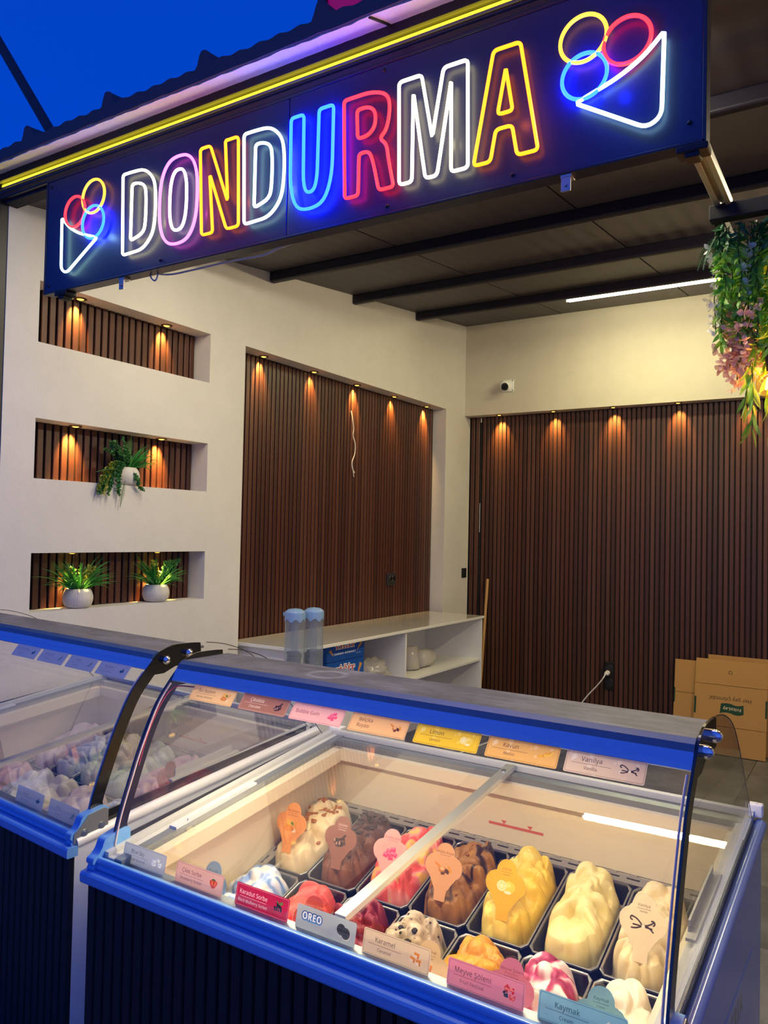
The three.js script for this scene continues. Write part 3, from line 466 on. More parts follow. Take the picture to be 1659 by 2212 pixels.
  for (const [x, s] of [[X0 - .004, 1], [X1 + .004, -1]]) {
    const sh = new THREE.Shape(smooth([[-.105, .735], [-.02, .724], [.001, .729], [-.003, .738], [.003, .744], [.001, .755], [-.012, .762], [-.022, .775], [-.030, .792], [-.048, .798], [-.092, .806], [-.105, .798]], 40)); sh.closePath(); const g = ext(sh, .026); g.rotateY(-Math.PI / 2); g.translate(s > 0 ? x + .026 : x, 0, 0);
    const b = M('corner_bracket', g, MBLUE, F); { const pg = ext(poly([[-.104, .737], [-.016, .727], [-.004, .731], [-.006, .755], [-.026, .772], [-.046, .795], [-.092, .803], [-.104, .796]]), .0025); pg.rotateY(-Math.PI / 2); pg.translate(s > 0 ? x - .0002 : x + .0027, 0, 0); M('side_plate', boxUV(pg), MGALV, b, undefined).userData.label = 'grey metal side plate'; } for (const w of [-.035, -.085]) M('bolt', join([cyl(.009, .009, .006, 16).rotateZ(Math.PI / 2), cyl(.005, .005, .010, 6).rotateZ(Math.PI / 2)]), MSTEEL, b, [s > 0 ? x - .002 : x + .002, .752 - (w + .035) * .13, w]);
  }
  // canopy
  const C = { d: dustTex(lit ? 0 : 5) }; C.d.repeat.set(1 / 1.33, 1 / .19); C.d.offset.set(.08, 2.36);
  M('top_plate', bx(-.097, 1.217, 1.190, 1.198, -.435, -.262, .003), std(0xffffff, .5, { map: C.d }), F);
  { const vis = (pts, nm, m) => { const g = ext(poly(pts), 1.314); g.rotateY(-Math.PI / 2); g.translate(1.217, 0, 0); M(nm, boxUV(g), m, F); };
    vis([[-.265, 1.1985], [-.252, 1.190], [-.244, 1.178], [-.250, 1.174], [-.268, 1.18]], 'visor_cap', std(0x3c5a78, .35)); vis([[-.244, 1.178], [-.234, 1.160], [-.228, 1.150], [-.232, 1.147], [-.250, 1.172]], 'visor', MBLUE); }
  M('canopy_box', bx(-.09, 1.21, 1.165, 1.190, -.43, -.285, .004), MDARK, F);
  if (lit) { M('canopy_lamp', RB(1.16, .012, .022, .004, 2, .56, 1.158, -.33), glow(1, .9, .72, 6), F); const l = new THREE.RectAreaLight(new THREE.Color().setRGB(1, .82, .50), L_FREEZER, 1.16, .022); l.position.set(.56, 1.150, -.33); l.rotation.x = -Math.PI / 2 + .0; F.add(l); }
  M('canopy_wire', tube([[-.094, .95, -.125], [-.092, 1.03, -.152], [-.088, 1.10, -.19], [-.075, 1.135, -.22], [-.02, 1.14, -.235], [.03, 1.145, -.24]], .0018), std(0xa02438, .5), F);
  // glass
  { const pts = smooth(PROF, 28), P = [], I = []; for (const p of pts) for (const x of [-.099, 1.219]) P.push(x, p.y, p.x); for (let i = 0; i < pts.length - 1; i++) { const a = i * 2; I.push(a, a + 1, a + 2, a + 1, a + 3, a + 2); }
    const g = new THREE.BufferGeometry(); g.setAttribute('position', new THREE.Float32BufferAttribute(P, 3)); g.setIndex(I); g.computeVertexNormals(); M('front_glass', clean(g), MGLASS, F); }
  const fr = smooth(PROF, 26), ar = smooth(ARC, 40).slice(1), low = [[-.90, TY(0, -.90) - .02], [-.06, TY(0, -.06) - .02]];
  const outline = [...fr.map(p => [p.x, p.y]), ...ar.map(p => [p.x, p.y]), ...low];
  const inner = []; // border print: wide along the front edge and at the canopy, narrow at the foot
  for (let i = 0; i < fr.length; i++) { const a = fr[Math.max(0, i - 1)], b = fr[Math.min(fr.length - 1, i + 1)], d = V2(b.x - a.x, b.y - a.y).normalize(); const p = fr[i].clone().add(V2(-d.y, d.x).multiplyScalar(.034)); if (p.y > .80 && p.y < 1.14) inner.push([p.x, p.y]); }
  for (const [x, g0] of [[-.100, 1], [1.220, -1]]) {
    const g = ext(poly(outline), .004); g.rotateY(-Math.PI / 2); g.translate(x + .002, 0, 0); const gl = M('end_glass', g, MGLASS, F);
    const top = ar.filter(p => p.x > -.42).map(p => [p.x, p.y - .0008]);
    const bo = [...fr.map(p => [p.x - .0008, p.y]), ...top, [-.42, 1.152], [-.325, 1.149], [-.285, 1.133], ...inner.slice().reverse(), [-.10, .800], [-.11, TY(0, -.11) + .026], [-.89, TY(0, -.89) + .012], [-.89, TY(0, -.89) - .015], [-.06, TY(0, -.06) - .012]];
    const bg = ext(poly(bo), .0052); bg.rotateY(-Math.PI / 2); bg.translate(x + .0026, 0, 0); M('printed_border', bg, phy(0x040405, .25, { clearcoat: .25, clearcoatRoughness: .05 }), gl);
    M('glass_edge', tube(ar.filter(p => p.x < -.415).map(p => [x, p.y, p.x]), .0013, false, 40, 6), MDARK, gl);
    M('edge_trim', tube(fr.filter(p => p.y > .765 && p.y < 1.146).map(p => [x + g0 * .0085, p.y, p.x - .004]), .0024, false, 40, 8), std(0xd8bfae, .45), gl);
    for (const [w, v] of [[-.285, 1.172], [-.365, 1.184]]) M('bolt', join([cyl(.0125, .0125, .014, 20).rotateZ(Math.PI / 2), sph(.0115, 0, 0, 0, 16, 10).translate(-g0 * .006, 0, 0)]), MCHROME, gl, [x - g0 * .007, v, w]);
  }
  return F;
}
const MFLUTE = std(0x0c0c14, .5);
const FZ = makeFreezer('brightly lit display freezer with curved glass, full of colourful ice cream', true);
FZ.position.set(1.6, 0, 5.0); FZ.rotation.y = -.022; FZ.updateMatrixWorld(true);
const FL = makeFreezer('unlit display freezer in front of the niche wall, cut off by the photo edge', false);
{ const p = FZ.localToWorld(V3(-.27, 0, -.06)), a = .10, d = V3(1.235 * Math.cos(a), 0, 1.235 * Math.sin(a)); FL.position.copy(p.sub(d)); FL.rotation.y = -a; FL.updateMatrixWorld(true); }
const inF = (o, F, x, y, z, rx = 0, ry = 0, rz = 0) => { const q = new THREE.Quaternion().setFromEuler(new THREE.Euler(rx, ry, rz)); o.position.copy(F.localToWorld(V3(x, y, z))); o.quaternion.copy(F.quaternion).multiply(q); return o; };

// ---------- pans and ice cream ----------
const PW = .166, PL = .310, PITCH = .17, TILT = Math.atan(.298);
function ringLoft(rings) { // rings: [w, l, y, r]
  const n = 40, P = [], I = [];
  for (const [w, l, y, r] of rings) { const pts = rrect(w, l, r).getSpacedPoints(n).slice(0, n); for (const p of pts) P.push(p.x, y, p.y); }
  for (let k = 0; k < rings.length - 1; k++) for (let i = 0; i < n; i++) { const a = k * n + i, b = k * n + (i + 1) % n, c = a + n, d = b + n; I.push(a, b, c, b, d, c); }
  const g = new THREE.BufferGeometry(); g.setAttribute('position', new THREE.Float32BufferAttribute(P, 3)); g.setIndex(I); const q = clean(g); q.computeVertexNormals(); return q;
}
const panRim = ringLoft([[PW, PL, -.004, .012], [PW, PL, .001, .012], [PW - .003, PL - .003, .002, .012], [PW - .009, PL - .009, .001, .014], [PW - .010, PL - .010, -.003, .014]]);
const panWall = ringLoft([[PW - .009, PL - .009, -.002, .014], [PW - .016, PL - .024, -.06, .018], [PW - .034, PL - .034, -.112, .02], [PW - .06, PL - .06, -.118, .02], [.002, .01, -.118, .0009]]);
const MPAN = std(0x9c9f9e, .3, { metalness: .8 }), MPANW = std(0x5a5e60, .22, { metalness: .9 });
function panAt(F, col, row, label) {
  const t = thing('ice_cream_pan', label, 'pan', [0, 0, 0], 0, 'steel pans in the freezers'); M('rim', panRim, MPAN, t); M('tub', panWall, MPANW, t);
  const z = row ? -.409 : -.715; return inF(t, F, -.073 + PITCH * (col + .5), PY(z) + .002, z, TILT);
}
// heaped ice cream: overlapping spatula folds over a dome, in pan coordinates (x across, z along; -z is the back)
function mound(sd, o, pal) {
  seed(sd); const W = .0765, L = .150, blobs = [], H0 = (o.h ?? .06) * .84, nx = 72, nz = 132, P = [], C = [], I = [];
  const dome0 = (a, b) => { const e2 = Math.pow(Math.pow(Math.abs(a), 3.2) + Math.pow(Math.abs(b), 3.6), 1 / 3.4); return Math.sqrt(Math.max(0, 1 - Math.pow(Math.min(1, e2), 2.4))); };
  const along = (b) => 1 + ((o.frontH ?? .85) - 1) * (b * .5 + .5);
  // a: across, b: along (each -1..1); every blob is one stroke of the spatula
  const add = (x, z, ang, la, lb, lift, hh, tip) => blobs.push({ x, z, c: Math.cos(ang), s: Math.sin(ang), la, lb, g: H0 * dome0(x * .8, z * .85) * along(z) * lift, hh: H0 * hh, tip });
  const n = o.n ?? 14, dir = o.ang ?? .6, z0 = -.92, z1 = o.fan ? .25 : .88;
  for (let i = 0; i < n; i++) { const t = i / (n - 1), sdn = i % 2 ? 1 : -1; add(sdn * rr(.05, .55), z0 + (z1 - z0) * t + rr(-.06, .06), sdn * dir + rr(-.5, .5), rr(.38, .62) * (o.fl ?? 1), rr(.20, .32) * (o.fw ?? 1), rr(.42, .72), rr(.36, .56), rr(-.1, .35)); }
  if (o.peaks) for (const [x, z, r, l] of o.peaks) add(x, z, rr(0, 3), r, r * .8, l, .55, .1);
  if (o.fan) for (let i = 0; i < o.fan; i++) { const t = (i + .5) / o.fan - .5, g = t * 2.7 + rr(-.08, .08); add(Math.sin(g) * .48, .42 + Math.cos(g) * .24, Math.PI / 2 - g * .9, .58, 1.25 / (o.fan + .6), rr(.44, .54), .42, -.12); }
  if (o.swirl) { const cz = o.cz ?? -.3; for (let i = 0; i < o.swirl; i++) { const g = i / o.swirl * 6.283 + rr(-.12, .12); add(Math.sin(g) * .46, cz + Math.cos(g) * .30, Math.PI / 2 - g + .35, .62, 1.9 / (o.swirl + 1), rr(.5, .6), .42, -.3); } add(0, cz, .3, .30, .26, .98, .42, 0); }
  const hgt = (a, b) => {
    const wa = a + .09 * N(a * 2.1 + sd, b * 2.6, 1) + .03 * N(a * 6, b * 9, sd), wb = b + .06 * N(a * 2.3, b * 2.8 + sd, 5), dm = dome0(a, b);
    let s = 0, mx = H0 * dm * along(b) * .46, id = -1; const kk = 1 / (o.soft ?? .0022), hs = [mx];
    blobs.forEach((f, i) => { const dx = wa - f.x, dz = (wb - f.z) * 1.75, p = (dx * f.c + dz * f.s) / f.la, r = (-dx * f.s + dz * f.c) / f.lb, q = 1 - p * p - r * r * (r > 0 ? 1.25 : .8); if (q < -1.2) return; const e = f.g + f.hh * (q > 0 ? Math.sqrt(q) : q * 1.1) + f.hh * f.tip * p; hs.push(e); if (e > mx) { mx = e; id = i; } });
    for (const e of hs) s += Math.exp((e - mx) * kk);
    let h = mx + Math.log(s) / kk; const lim = dm > .02 ? 1 : 0; h = h * Math.min(1, dm * 2.6) * lim;
    h += (o.rough ?? .0012) * (N(a * 9 + sd, b * 18, 2) + .7 * N(a * 22, b * 44 + sd, 4) + .4 * N(a * 50, b * 100, 1)) * Math.min(1, dm * 2);
    return [h - .055 * (1 - Math.min(1, dm * 1.7)) - .004, id, mx / H0];
  };
  for (let j = 0; j <= nz; j++) for (let i = 0; i <= nx; i++) {
    const s = i / nx * 2 - 1, t = j / nz * 2 - 1, a = Math.sign(s) * Math.pow(Math.abs(s), .92), b = Math.sign(t) * Math.pow(Math.abs(t), .94); const [h, id, fo] = hgt(a, b);
    // keep the plan rounded
    const e = Math.pow(Math.pow(Math.abs(a), 5) + Math.pow(Math.abs(b), 6), 1 / 5.5), kk = e > .001 ? Math.max(Math.abs(a), Math.abs(b)) / e : 1, fl = 1 + .05 * N(a * 2 + sd, b * 3, 8);
    P.push(a * W * kk * fl, h, b * L * kk); const c = pal(a, b, h / H0, id, fo); C.push(c[0], c[1], c[2]);
  }
  const w = nx + 1; for (let j = 0; j < nz; j++) for (let i = 0; i < nx; i++) { const a = j * w + i; I.push(a, a + w, a + 1, a + 1, a + w, a + w + 1); }
  // skirt down into the pan
  const rim = []; for (let i = 0; i <= nx; i++) rim.push(i); for (let j = 1; j <= nz; j++) rim.push(j * w + nx); for (let i = nx - 1; i >= 0; i--) rim.push(nz * w + i); for (let j = nz - 1; j > 0; j--) rim.push(j * w);
  const base = P.length / 3; rim.forEach(r => { P.push(P[3 * r] * .95, -.075, P[3 * r + 2] * .96); C.push(C[3 * r], C[3 * r + 1], C[3 * r + 2]); });
  for (let i = 0; i < rim.length; i++) { const a = rim[i], b = rim[(i + 1) % rim.length], c = base + i, d = base + (i + 1) % rim.length; I.push(a, b, c, b, d, c); }
  const g = new THREE.BufferGeometry(); g.setAttribute('position', new THREE.Float32BufferAttribute(P, 3)); g.setAttribute('color', new THREE.Float32BufferAttribute(C, 3)); g.setIndex(I); g.computeVertexNormals();
  g.userData.at = (x, z) => { const a = x / W, b = z / L; return hgt(a, b)[0]; };
  return g;
}
const lin = (hex) => { const c = new THREE.Color(hex); return [c.r, c.g, c.b]; };
const mixc = (a, b, t) => { t = Math.max(0, Math.min(1, t)); return [0, 1, 2].map(i => a[i] + (b[i] - a[i]) * t); };
const flat = (hex, hex2, f = 3) => { const A = lin(hex), Bc = lin(hex2 ?? hex); return (a, b) => mixc(A, Bc, .5 + .9 * N(a * f, b * f * 2, 3)); };
const marble = (h1, h2, h3, f = 2.6, sd = 0, bias = 0) => { const A = lin(h1), Bc = lin(h2), D = lin(h3 ?? h2); return (a, b) => { const q = N(a * 1.4 + sd, b * 2.2, sd) * 2.2, w = Math.sin((a * 1.3 + b * 1.1) * f + q * 3 + N(a * 5, b * 8, sd) * 1.4); return mixc(mixc(A, Bc, (w + .35 + bias) * 1.1), D, (w - .75 + bias) * 2.5); }; };
const MICE = new THREE.MeshPhysicalMaterial({ color: 0xffffff, vertexColors: true, roughness: .5, clearcoat: .06, clearcoatRoughness: .3 });
const nutGeo = [0, 1, 2].map(i => { const g = new THREE.IcosahedronGeometry(1, 1), p = g.attributes.position; for (let k = 0; k < p.count; k++) { const v = V3(p.getX(k), p.getY(k), p.getZ(k)), q = 1 + .25 * N(v.x * 1.7 + i * 9, v.y * 1.7, v.z * 1.7); p.setXYZ(k, v.x * q, v.y * q, v.z * q); } g.computeVertexNormals(); return g; });
const ICE = [
  // [label, column, row, shape, colours]
  ['cream coloured ice cream sprinkled with brown almond pieces, back row', 0, 0, { h: .076, n: 8, fl: 1.3, fw: 1.5, soft: .004, rough: .0005, frontH: .7, fan: 3 }, flat('#ead9ae', '#e2cb98')],
  ['brown chocolate ice cream with dark curls, back row', 1, 0, { h: .066, n: 13, rough: .003, frontH: .9, fan: 5, soft: .003 }, (a, b) => mixc(lin('#7a4728'), lin('#4f3232'), .5 - b * 1.2 + .5 * N(a * 3, b * 5, 1))],
  ['pink and coral bubble gum ice cream beside the metal lid bar', 2, 0, { h: .068, n: 11, fl: 1.3, rough: .0007, ang: 1.1 }, marble('#ef5f58', '#f29a92', '#f6bc5c', 3.2, 3, .25)],
  ['brown caramel ice cream with dark chocolate streaks, back row', 3, 0, { h: .064, n: 14, rough: .002, fan: 4 }, (a, b) => { const s = Math.sin(a * 5 + 6 * N(a * 1.5, b * 2.5, 2) + b * 3); return mixc(mixc(lin('#b07a34'), lin('#8a5a2c'), .5 + N(a * 4, b * 6, 4)), lin('#37211a'), (s - .45) * 2.4 - b * .6); }],
  ['bright yellow lemon ice cream with a rough scooped side', 4, 0, { h: .076, n: 11, rough: .0028, frontH: .72, fan: 3, peaks: [[-.15, -.66, .48, .78]] }, (a, b) => mixc(lin('#f0d873'), lin('#ecc53c'), .4 + a * .8 + N(a * 3, b * 6, 2) * .6)],
  ['pale yellow melon ice cream in many smooth folds, back row', 5, 0, { h: .072, n: 18, rough: .0005, fw: .95, fan: 2, soft: .0026, peaks: [[-.32, -.72, .40, .80], [.42, -.62, .38, .74]] }, flat('#eee0a0', '#e6d387')],
  ['ivory vanilla ice cream at the end of the back row', 6, 0, { h: .070, n: 13, rough: .0007, fan: 6, peaks: [[-.2, -.7, .38, .8], [.42, -.64, .36, .72]] }, flat('#efe0b4', '#e6d29c')],
  ['blue and white marbled ice cream, front row', 0, 1, { h: .068, n: 7, rough: .0006, swirl: 6, cz: -.4, soft: .003 }, marble('#eceae8', '#c0d2f0', '#6f9ade', 3.6, 1, .22)],
  ['coral red strawberry sorbet, front row', 1, 1, { h: .060, n: 10, fl: 1.2, rough: .0008, soft: .0016 }, flat('#ee4f49', '#e8625a')],
  ['dark crimson mulberry sorbet, front row', 2, 1, { h: .062, n: 14, rough: .0032, ang: .15, fl: 1.5, fw: .75 }, flat('#7c1c28', '#962c38')],
  ['greyish ice cream with black cookie crumbs, front row', 3, 1, { h: .070, n: 11, rough: .0024, fw: 1.2 }, (a, b) => { const s = N(a * 9, b * 18, 3) + .6 * N(a * 19, b * 38, 6); return mixc(mixc(lin('#d2c0a4'), lin('#a8977f'), .5 + N(a * 4, b * 8, 2)), lin('#2c2622'), (s - .42) * 5); }],
  ['golden orange caramel ice cream, front row', 4, 1, { h: .066, n: 10, rough: .0022, swirl: 6, cz: -.45 }, flat('#dfa33a', '#cf8d28')],
  ['magenta and white fruit ripple ice cream, front row', 5, 1, { h: .068, n: 5, rough: .0006, swirl: 9, cz: -.45, soft: .002 }, marble('#f0dcd8', '#c04470', '#93224c', 4.2, 6, .1)],
  ['white cream ice cream at the end of the front row', 6, 1, { h: .068, n: 9, fl: 1.2, fw: 1.25, rough: .0009, swirl: 4, cz: -.4, soft: .003 }, flat('#efe6d4', '#e9dcc2')],
];
const iceGeos = [];
ICE.forEach(([label, col, row, o, pal], i) => {
  panAt(FZ, col, row, 'steel pan of the lit freezer holding the ' + label.split(/ ice cream| sorbet/)[0] + (label.includes('sorbet') ? ' sorbet' : ' ice cream'));
  const g = mound(100 + i * 7, o, pal), z = row ? -.409 : -.715; iceGeos.push(g);
  const t = single('ice_cream', g, MICE, label, 'ice cream', undefined, undefined, 'ice cream heaps in the lit freezer'); inF(t, FZ, -.073 + PITCH * (col + .5), PY(z) + .002, z, TILT);
  const bits = (name, n, mat, sx, sy, sz, z0, z1, xx = .055) => { seed(900 + i); for (let k = 0; k < n; k++) { const x = rr(-xx, xx), zz = rr(z0, z1), s = rr(.7, 1.25), m = M(name, nutGeo[k % 3], mat, t, [x, g.userData.at(x, zz) + sy * .4, zz], [rr(-.5, .5), rr(0, 3), rr(-.5, .5)]); m.scale.set(sx * s, sy * s, sz * s); } };
  if (i === 0) { bits('nut_piece', 46, std(0xa8682e, .5), .0052, .0028, .0068, -.115, .005); bits('nut_piece', 7, std(0xa8682e, .5), .005, .003, .006, .02, .08); }
  if (i === 1) { bits('chocolate_curl', 34, std(0x2a1712, .4), .004, .0035, .009, -.115, -.01, .04); bits('chocolate_curl', 8, std(0x2a1712, .4), .004, .003, .005, .0, .11); }
  if (i === 10) { bits('cookie_crumb', 14, std(0x1a1614, .7), .008, .006, .010, -.06, .06, .035); bits('cookie_crumb', 26, std(0x241e1a, .7), .003, .002, .003, -.12, .12); }
  if (i === 3) bits('caramel_piece', 14, std(0x8a4a18, .4), .0035, .003, .005, -.10, .10);
});
// the unlit freezer: pale heaps in steel pans
{
  const cols = ['pale cream', 'greyish white', 'dusty pink', 'pale mint', 'ivory', 'light grey', 'washed rose'], gs = [6, 13, 2, 5, 4, 9, 0].map(i => iceGeos[i]);
  const pals = [['#e4dcc4', '#d8cfb8'], ['#dcdcd8', '#d0d0cc'], ['#dcb8b4', '#d0a8a8'], ['#cfd9c4', '#c4d0b8'], ['#e6e0cc', '#dad2bc'], ['#d4d6d8', '#c8cacc'], ['#dcc8c4', '#d2bab8']];
  const nm = ['first', 'second', 'third', 'fourth', 'fifth', 'sixth', 'seventh'];
  for (let row = 0; row < 2; row++) for (let k = 0; k < 7; k++) {
    const col = 6 - k, z = row ? -.409 : -.715, q = (k + row * 3) % 7, R = row ? 'front' : 'back';
    panAt(FL, col, row, `steel pan, ${nm[k]} from the end glass, ${R} row, unlit freezer`);
    const g = gs[q].clone(); const f = flat(...pals[q]), c = g.attributes.color, p = g.attributes.position; for (let i = 0; i < c.count; i++) { const v = f(p.getX(i) / .07, p.getZ(i) / .142); c.setXYZ(i, v[0], v[1], v[2]); } c.needsUpdate = true;
    const t = single('ice_cream', g, MICE, `${cols[q]} ice cream, ${nm[k]} from the end glass, ${R} row, unlit freezer`, 'ice cream', undefined, undefined, 'ice cream heaps in the unlit freezer'); inF(t, FL, -.073 + PITCH * (col + .5), PY(z) + .002, z, TILT);
  }
}
// ---------- printed cards and flags ----------
function icon(g, k, x, y, s) {
  g.save(); g.translate(x, y); g.scale(s, s); seed(k.length * 31 + k.charCodeAt(0));
  const E = (c, a, b, rx, ry, r = 0) => { g.fillStyle = c; g.beginPath(); g.ellipse(a, b, rx, ry, r, 0, 7); g.fill(); };
  const R = (c, a, b, w, h, r = 0) => { g.save(); g.translate(a, b); g.rotate(r); g.fillStyle = c; g.fillRect(-w / 2, -h / 2, w, h); g.restore(); };
  if (k === 'honey') { R('#f0b548', -8, -4, 34, 26, .2); R('#d98a26', -8, 6, 34, 10, .2); R('#5f7a30', 4, -6, 14, 10, .6); E('#e08a30', -18, 16, 14, 7, .3); E('#f4e0c8', 14, 18, 10, 7); R('#e8a040', 20, -6, 10, 22, .4); E('#d98a34', 4, 16, 12, 6, -.3); }
  if (k === 'choc') { R('#3a2118', 10, -8, 30, 8, -.9); R('#4a2c1e', 16, 0, 30, 7, 1.2); R('#3a2118', 2, -2, 30, 8, -.3); for (const [a, b] of [[-16, 6], [-6, 16], [6, 14]]) { E('#4a2c1e', a, b, 12, 9, -.4); E('#1c0f0a', a + 2, b, 5, 6); E('#b9917a', a - 7, b - 2, 4, 6); } }
  if (k === 'gum') for (const [a, b, r] of [[-16, 8, .2], [4, 14, -.2], [18, 2, .3], [-6, -6, .1], [10, -14, -.2], [-2, 4, .5]]) { R('#f0507e', a, b, 18, 15, r); R('#ff86a6', a - 2, b - 4, 14, 6, r); }
  if (k === 'belgian') { E('#e08a2c', -20, -8, 16, 4, .5); E('#c8803a', -2, 4, 15, 10); R('#5c3420', 14, 6, 16, 13, .3); R('#6e4128', 0, 14, 14, 9, -.2); E('#e0982e', 22, -2, 12, 5, 1); E('#f0c08a', -4, 0, 8, 5); }
  if (k === 'lemon') { E('#f2d24a', 12, 0, 20, 18); E('#f7e27c', 8, -6, 10, 7); E('#f3ecc0', -12, 0, 16, 16); E('#f2e08a', -12, 0, 13, 13); g.strokeStyle = '#fbf6da'; g.lineWidth = 2; for (let i = 0; i < 6; i++) { g.beginPath(); g.moveTo(-12, 0); g.lineTo(-12 + 12 * Math.cos(i), 12 * Math.sin(i)); g.stroke(); } E('#f4ecc4', 10, 16, 12, 5); }
  if (k === 'melon') for (let i = 0; i < 4; i++) { g.strokeStyle = ['#f0a81e', '#f5b92e', '#eaa018', '#f7c648'][i]; g.lineWidth = 10; g.beginPath(); g.arc(-14 + i * 8, -18 - i * 2, 26, .25, 1.9); g.stroke(); }
  if (k === 'vanilla') { g.lineCap = 'round'; g.strokeStyle = '#3a2420'; g.lineWidth = 4; for (const [a, b, c, d] of [[-30, -16, 0, 4], [-30, 14, 4, 0], [0, 2, 30, -12], [0, 0, 30, 14], [-26, 4, 26, 6]]) { g.beginPath(); g.moveTo(a, b); g.quadraticCurveTo((a + c) / 2, b, c, d); g.stroke(); } g.beginPath(); g.arc(27, -9, 6, 4.2, 7.4); g.stroke(); g.beginPath(); g.arc(-30, -12, 5, 1.5, 4.8); g.stroke(); E('#efe6d0', 2, 4, 5, 6); }
  if (k === 'cloud') for (let i = 0; i < 16; i++) E(i % 3 ? 'rgba(255,255,255,.8)' : 'rgba(205,220,245,.8)', rr(-30, 28), rr(-14, 16), rr(6, 13), rr(4, 9));
  if (k === 'straw') { for (const [a, r] of [[-9, -.3], [10, .3]]) { g.save(); g.translate(a, 0); g.rotate(r); g.fillStyle = '#dc3a22'; g.beginPath(); g.moveTo(0, 24); g.quadraticCurveTo(-18, 0, -10, -14); g.lineTo(10, -14); g.quadraticCurveTo(18, 0, 0, 24); g.fill(); E('#f0864e', 2, 0, 5, 11); g.restore(); } E('#4d7a34', 0, -16, 12, 4); }
  if (k === 'mulberry' || k === 'berries') { const cs = k === 'berries' ? [[-12, 8, '#2a2630'], [12, -8, '#d42a30'], [16, 14, '#e24048'], [-6, -12, '#c83236']] : [[-10, 6, '#1e181e'], [12, 4, '#262026'], [2, -8, '#151015']]; for (const [a, b, c] of cs) for (let i = 0; i < 14; i++) E(i % 4 ? c : (c < '#3' ? '#5a5058' : '#f08a86'), a + rr(-9, 9), b + rr(-9, 9), 4, 4); if (k === 'mulberry') { E('#6f9a3a', 16, -18, 11, 6, -.5); E('#5a8a30', -4, -20, 8, 3, .6); } }
  if (k === 'cookie') for (const [a, b] of [[-12, -4], [12, 6]]) { E('#e8e2d8', a + 2, b + 3, 23, 23); E('#2a2320', a, b, 22, 22); g.strokeStyle = '#6e6660'; g.lineWidth = 1.6; g.beginPath(); g.arc(a, b, 17, 0, 7); g.stroke(); g.setLineDash([2, 2]); g.beginPath(); g.arc(a, b, 20.5, 0, 7); g.stroke(); g.setLineDash([]); for (let i = 0; i < 12; i++) E('#5a524c', a + 11 * Math.cos(i * .52), b + 11 * Math.sin(i * .52), 2, 2); g.beginPath(); g.ellipse(a, b, 8, 4, 0, 0, 7); g.stroke(); }
  if (k === 'caramel') for (const [a, b, r] of [[-14, 10, .2], [12, 14, -.1], [2, -8, .1]]) { R('#f2dcc0', a, b, 24, 20, r); R('#e88a20', a, b - 6, 24, 9, r); R('#d6720c', a + 6, b + 4, 7, 12, r); }
  if (k === 'cream') { g.fillStyle = '#dfe0e6'; g.beginPath(); g.moveTo(-34, 26); g.quadraticCurveTo(-20, -2, 0, -22); g.quadraticCurveTo(16, -4, 36, 26); g.fill(); E('#fff', 0, 8, 12, 8); }
  if (k === 'blob') { g.fillStyle = '#0b4f86'; E('#0b4f86', -8, 4, 12, 8, .5); E('#0d5a90', 8, 2, 13, 8, -.5); E('#0b4f86', 4, -10, 4, 10, .4); }
  if (k === 'wisp') { g.strokeStyle = '#2c7a86'; g.lineWidth = 3; for (let i = 0; i < 4; i++) { g.beginPath(); g.moveTo(-20 + i * 12, 18); g.quadraticCurveTo(rr(-10, 20), 0, 10 + i * 4, -22 + i * 6); g.stroke(); } }
  g.restore();
}
function cardTexture(bg, fg, t1, t2, ic, o = {}) {
  const [c, g] = canvas(480, 148); const gr = g.createLinearGradient(0, 0, 480, 0); gr.addColorStop(0, bg); gr.addColorStop(1, o.bg2 ?? bg); g.fillStyle = gr; g.fillRect(0, 0, 480, 148);
  if (o.spots) { seed(5); g.fillStyle = 'rgba(255,255,255,.28)'; for (let i = 0; i < 18; i++) { g.beginPath(); g.arc(rr(0, 480), rr(0, 148), rr(2, 18), 0, 7); g.fill(); } }
  if (!o.noframe) { g.strokeStyle = fg; g.lineWidth = 2; g.globalAlpha = .75; g.beginPath(); g.roundRect(8, 8, 464, 132, 12); g.stroke(); g.globalAlpha = 1; }
  g.fillStyle = fg; g.textAlign = 'center';
  if (o.logo) { g.font = 'bold 60px sans-serif'; g.lineJoin = 'round'; g.strokeStyle = '#1b4f9e'; g.lineWidth = 16; g.strokeText('OREO', 128, 84); g.strokeStyle = '#6fa4dc'; g.lineWidth = 5; g.strokeText('OREO', 128, 88); g.fillStyle = '#fff'; g.fillText('OREO', 128, 82); }
  else if (o.two) { g.font = '38px sans-serif'; g.fillText(t1, 128, 66); g.fillText(t2, 118, 110); }
  else if (!t2) { g.font = '40px sans-serif'; g.fillText(t1, 152, 88); }
  else { let px = 40; g.font = px + 'px sans-serif'; while (g.measureText(t1).width > 270) { px--; g.font = px + 'px sans-serif'; } g.fillText(t1, 160, 66); g.fillRect(40, 80, 240, 2); px = 27; g.font = px + 'px sans-serif'; while (g.measureText(t2).width > 275) { px--; g.font = px + 'px sans-serif'; } g.fillText(t2, 160, 116); }
  icon(g, ic, 384, 74, 1.55); return ctex(c);
}
const cardGeo = plate(.150, .0465, .0016, .004), cardPrint = plateUV(new THREE.ShapeGeometry(rrect(.149, .0455, .004)), -.0745, -.02275, .149, .0455).translate(0, 0, .0011);
const paper = (tex) => new THREE.MeshPhysicalMaterial({ color: 0xffffff, roughness: .92, transmission: .66, thickness: 0, map: tex });
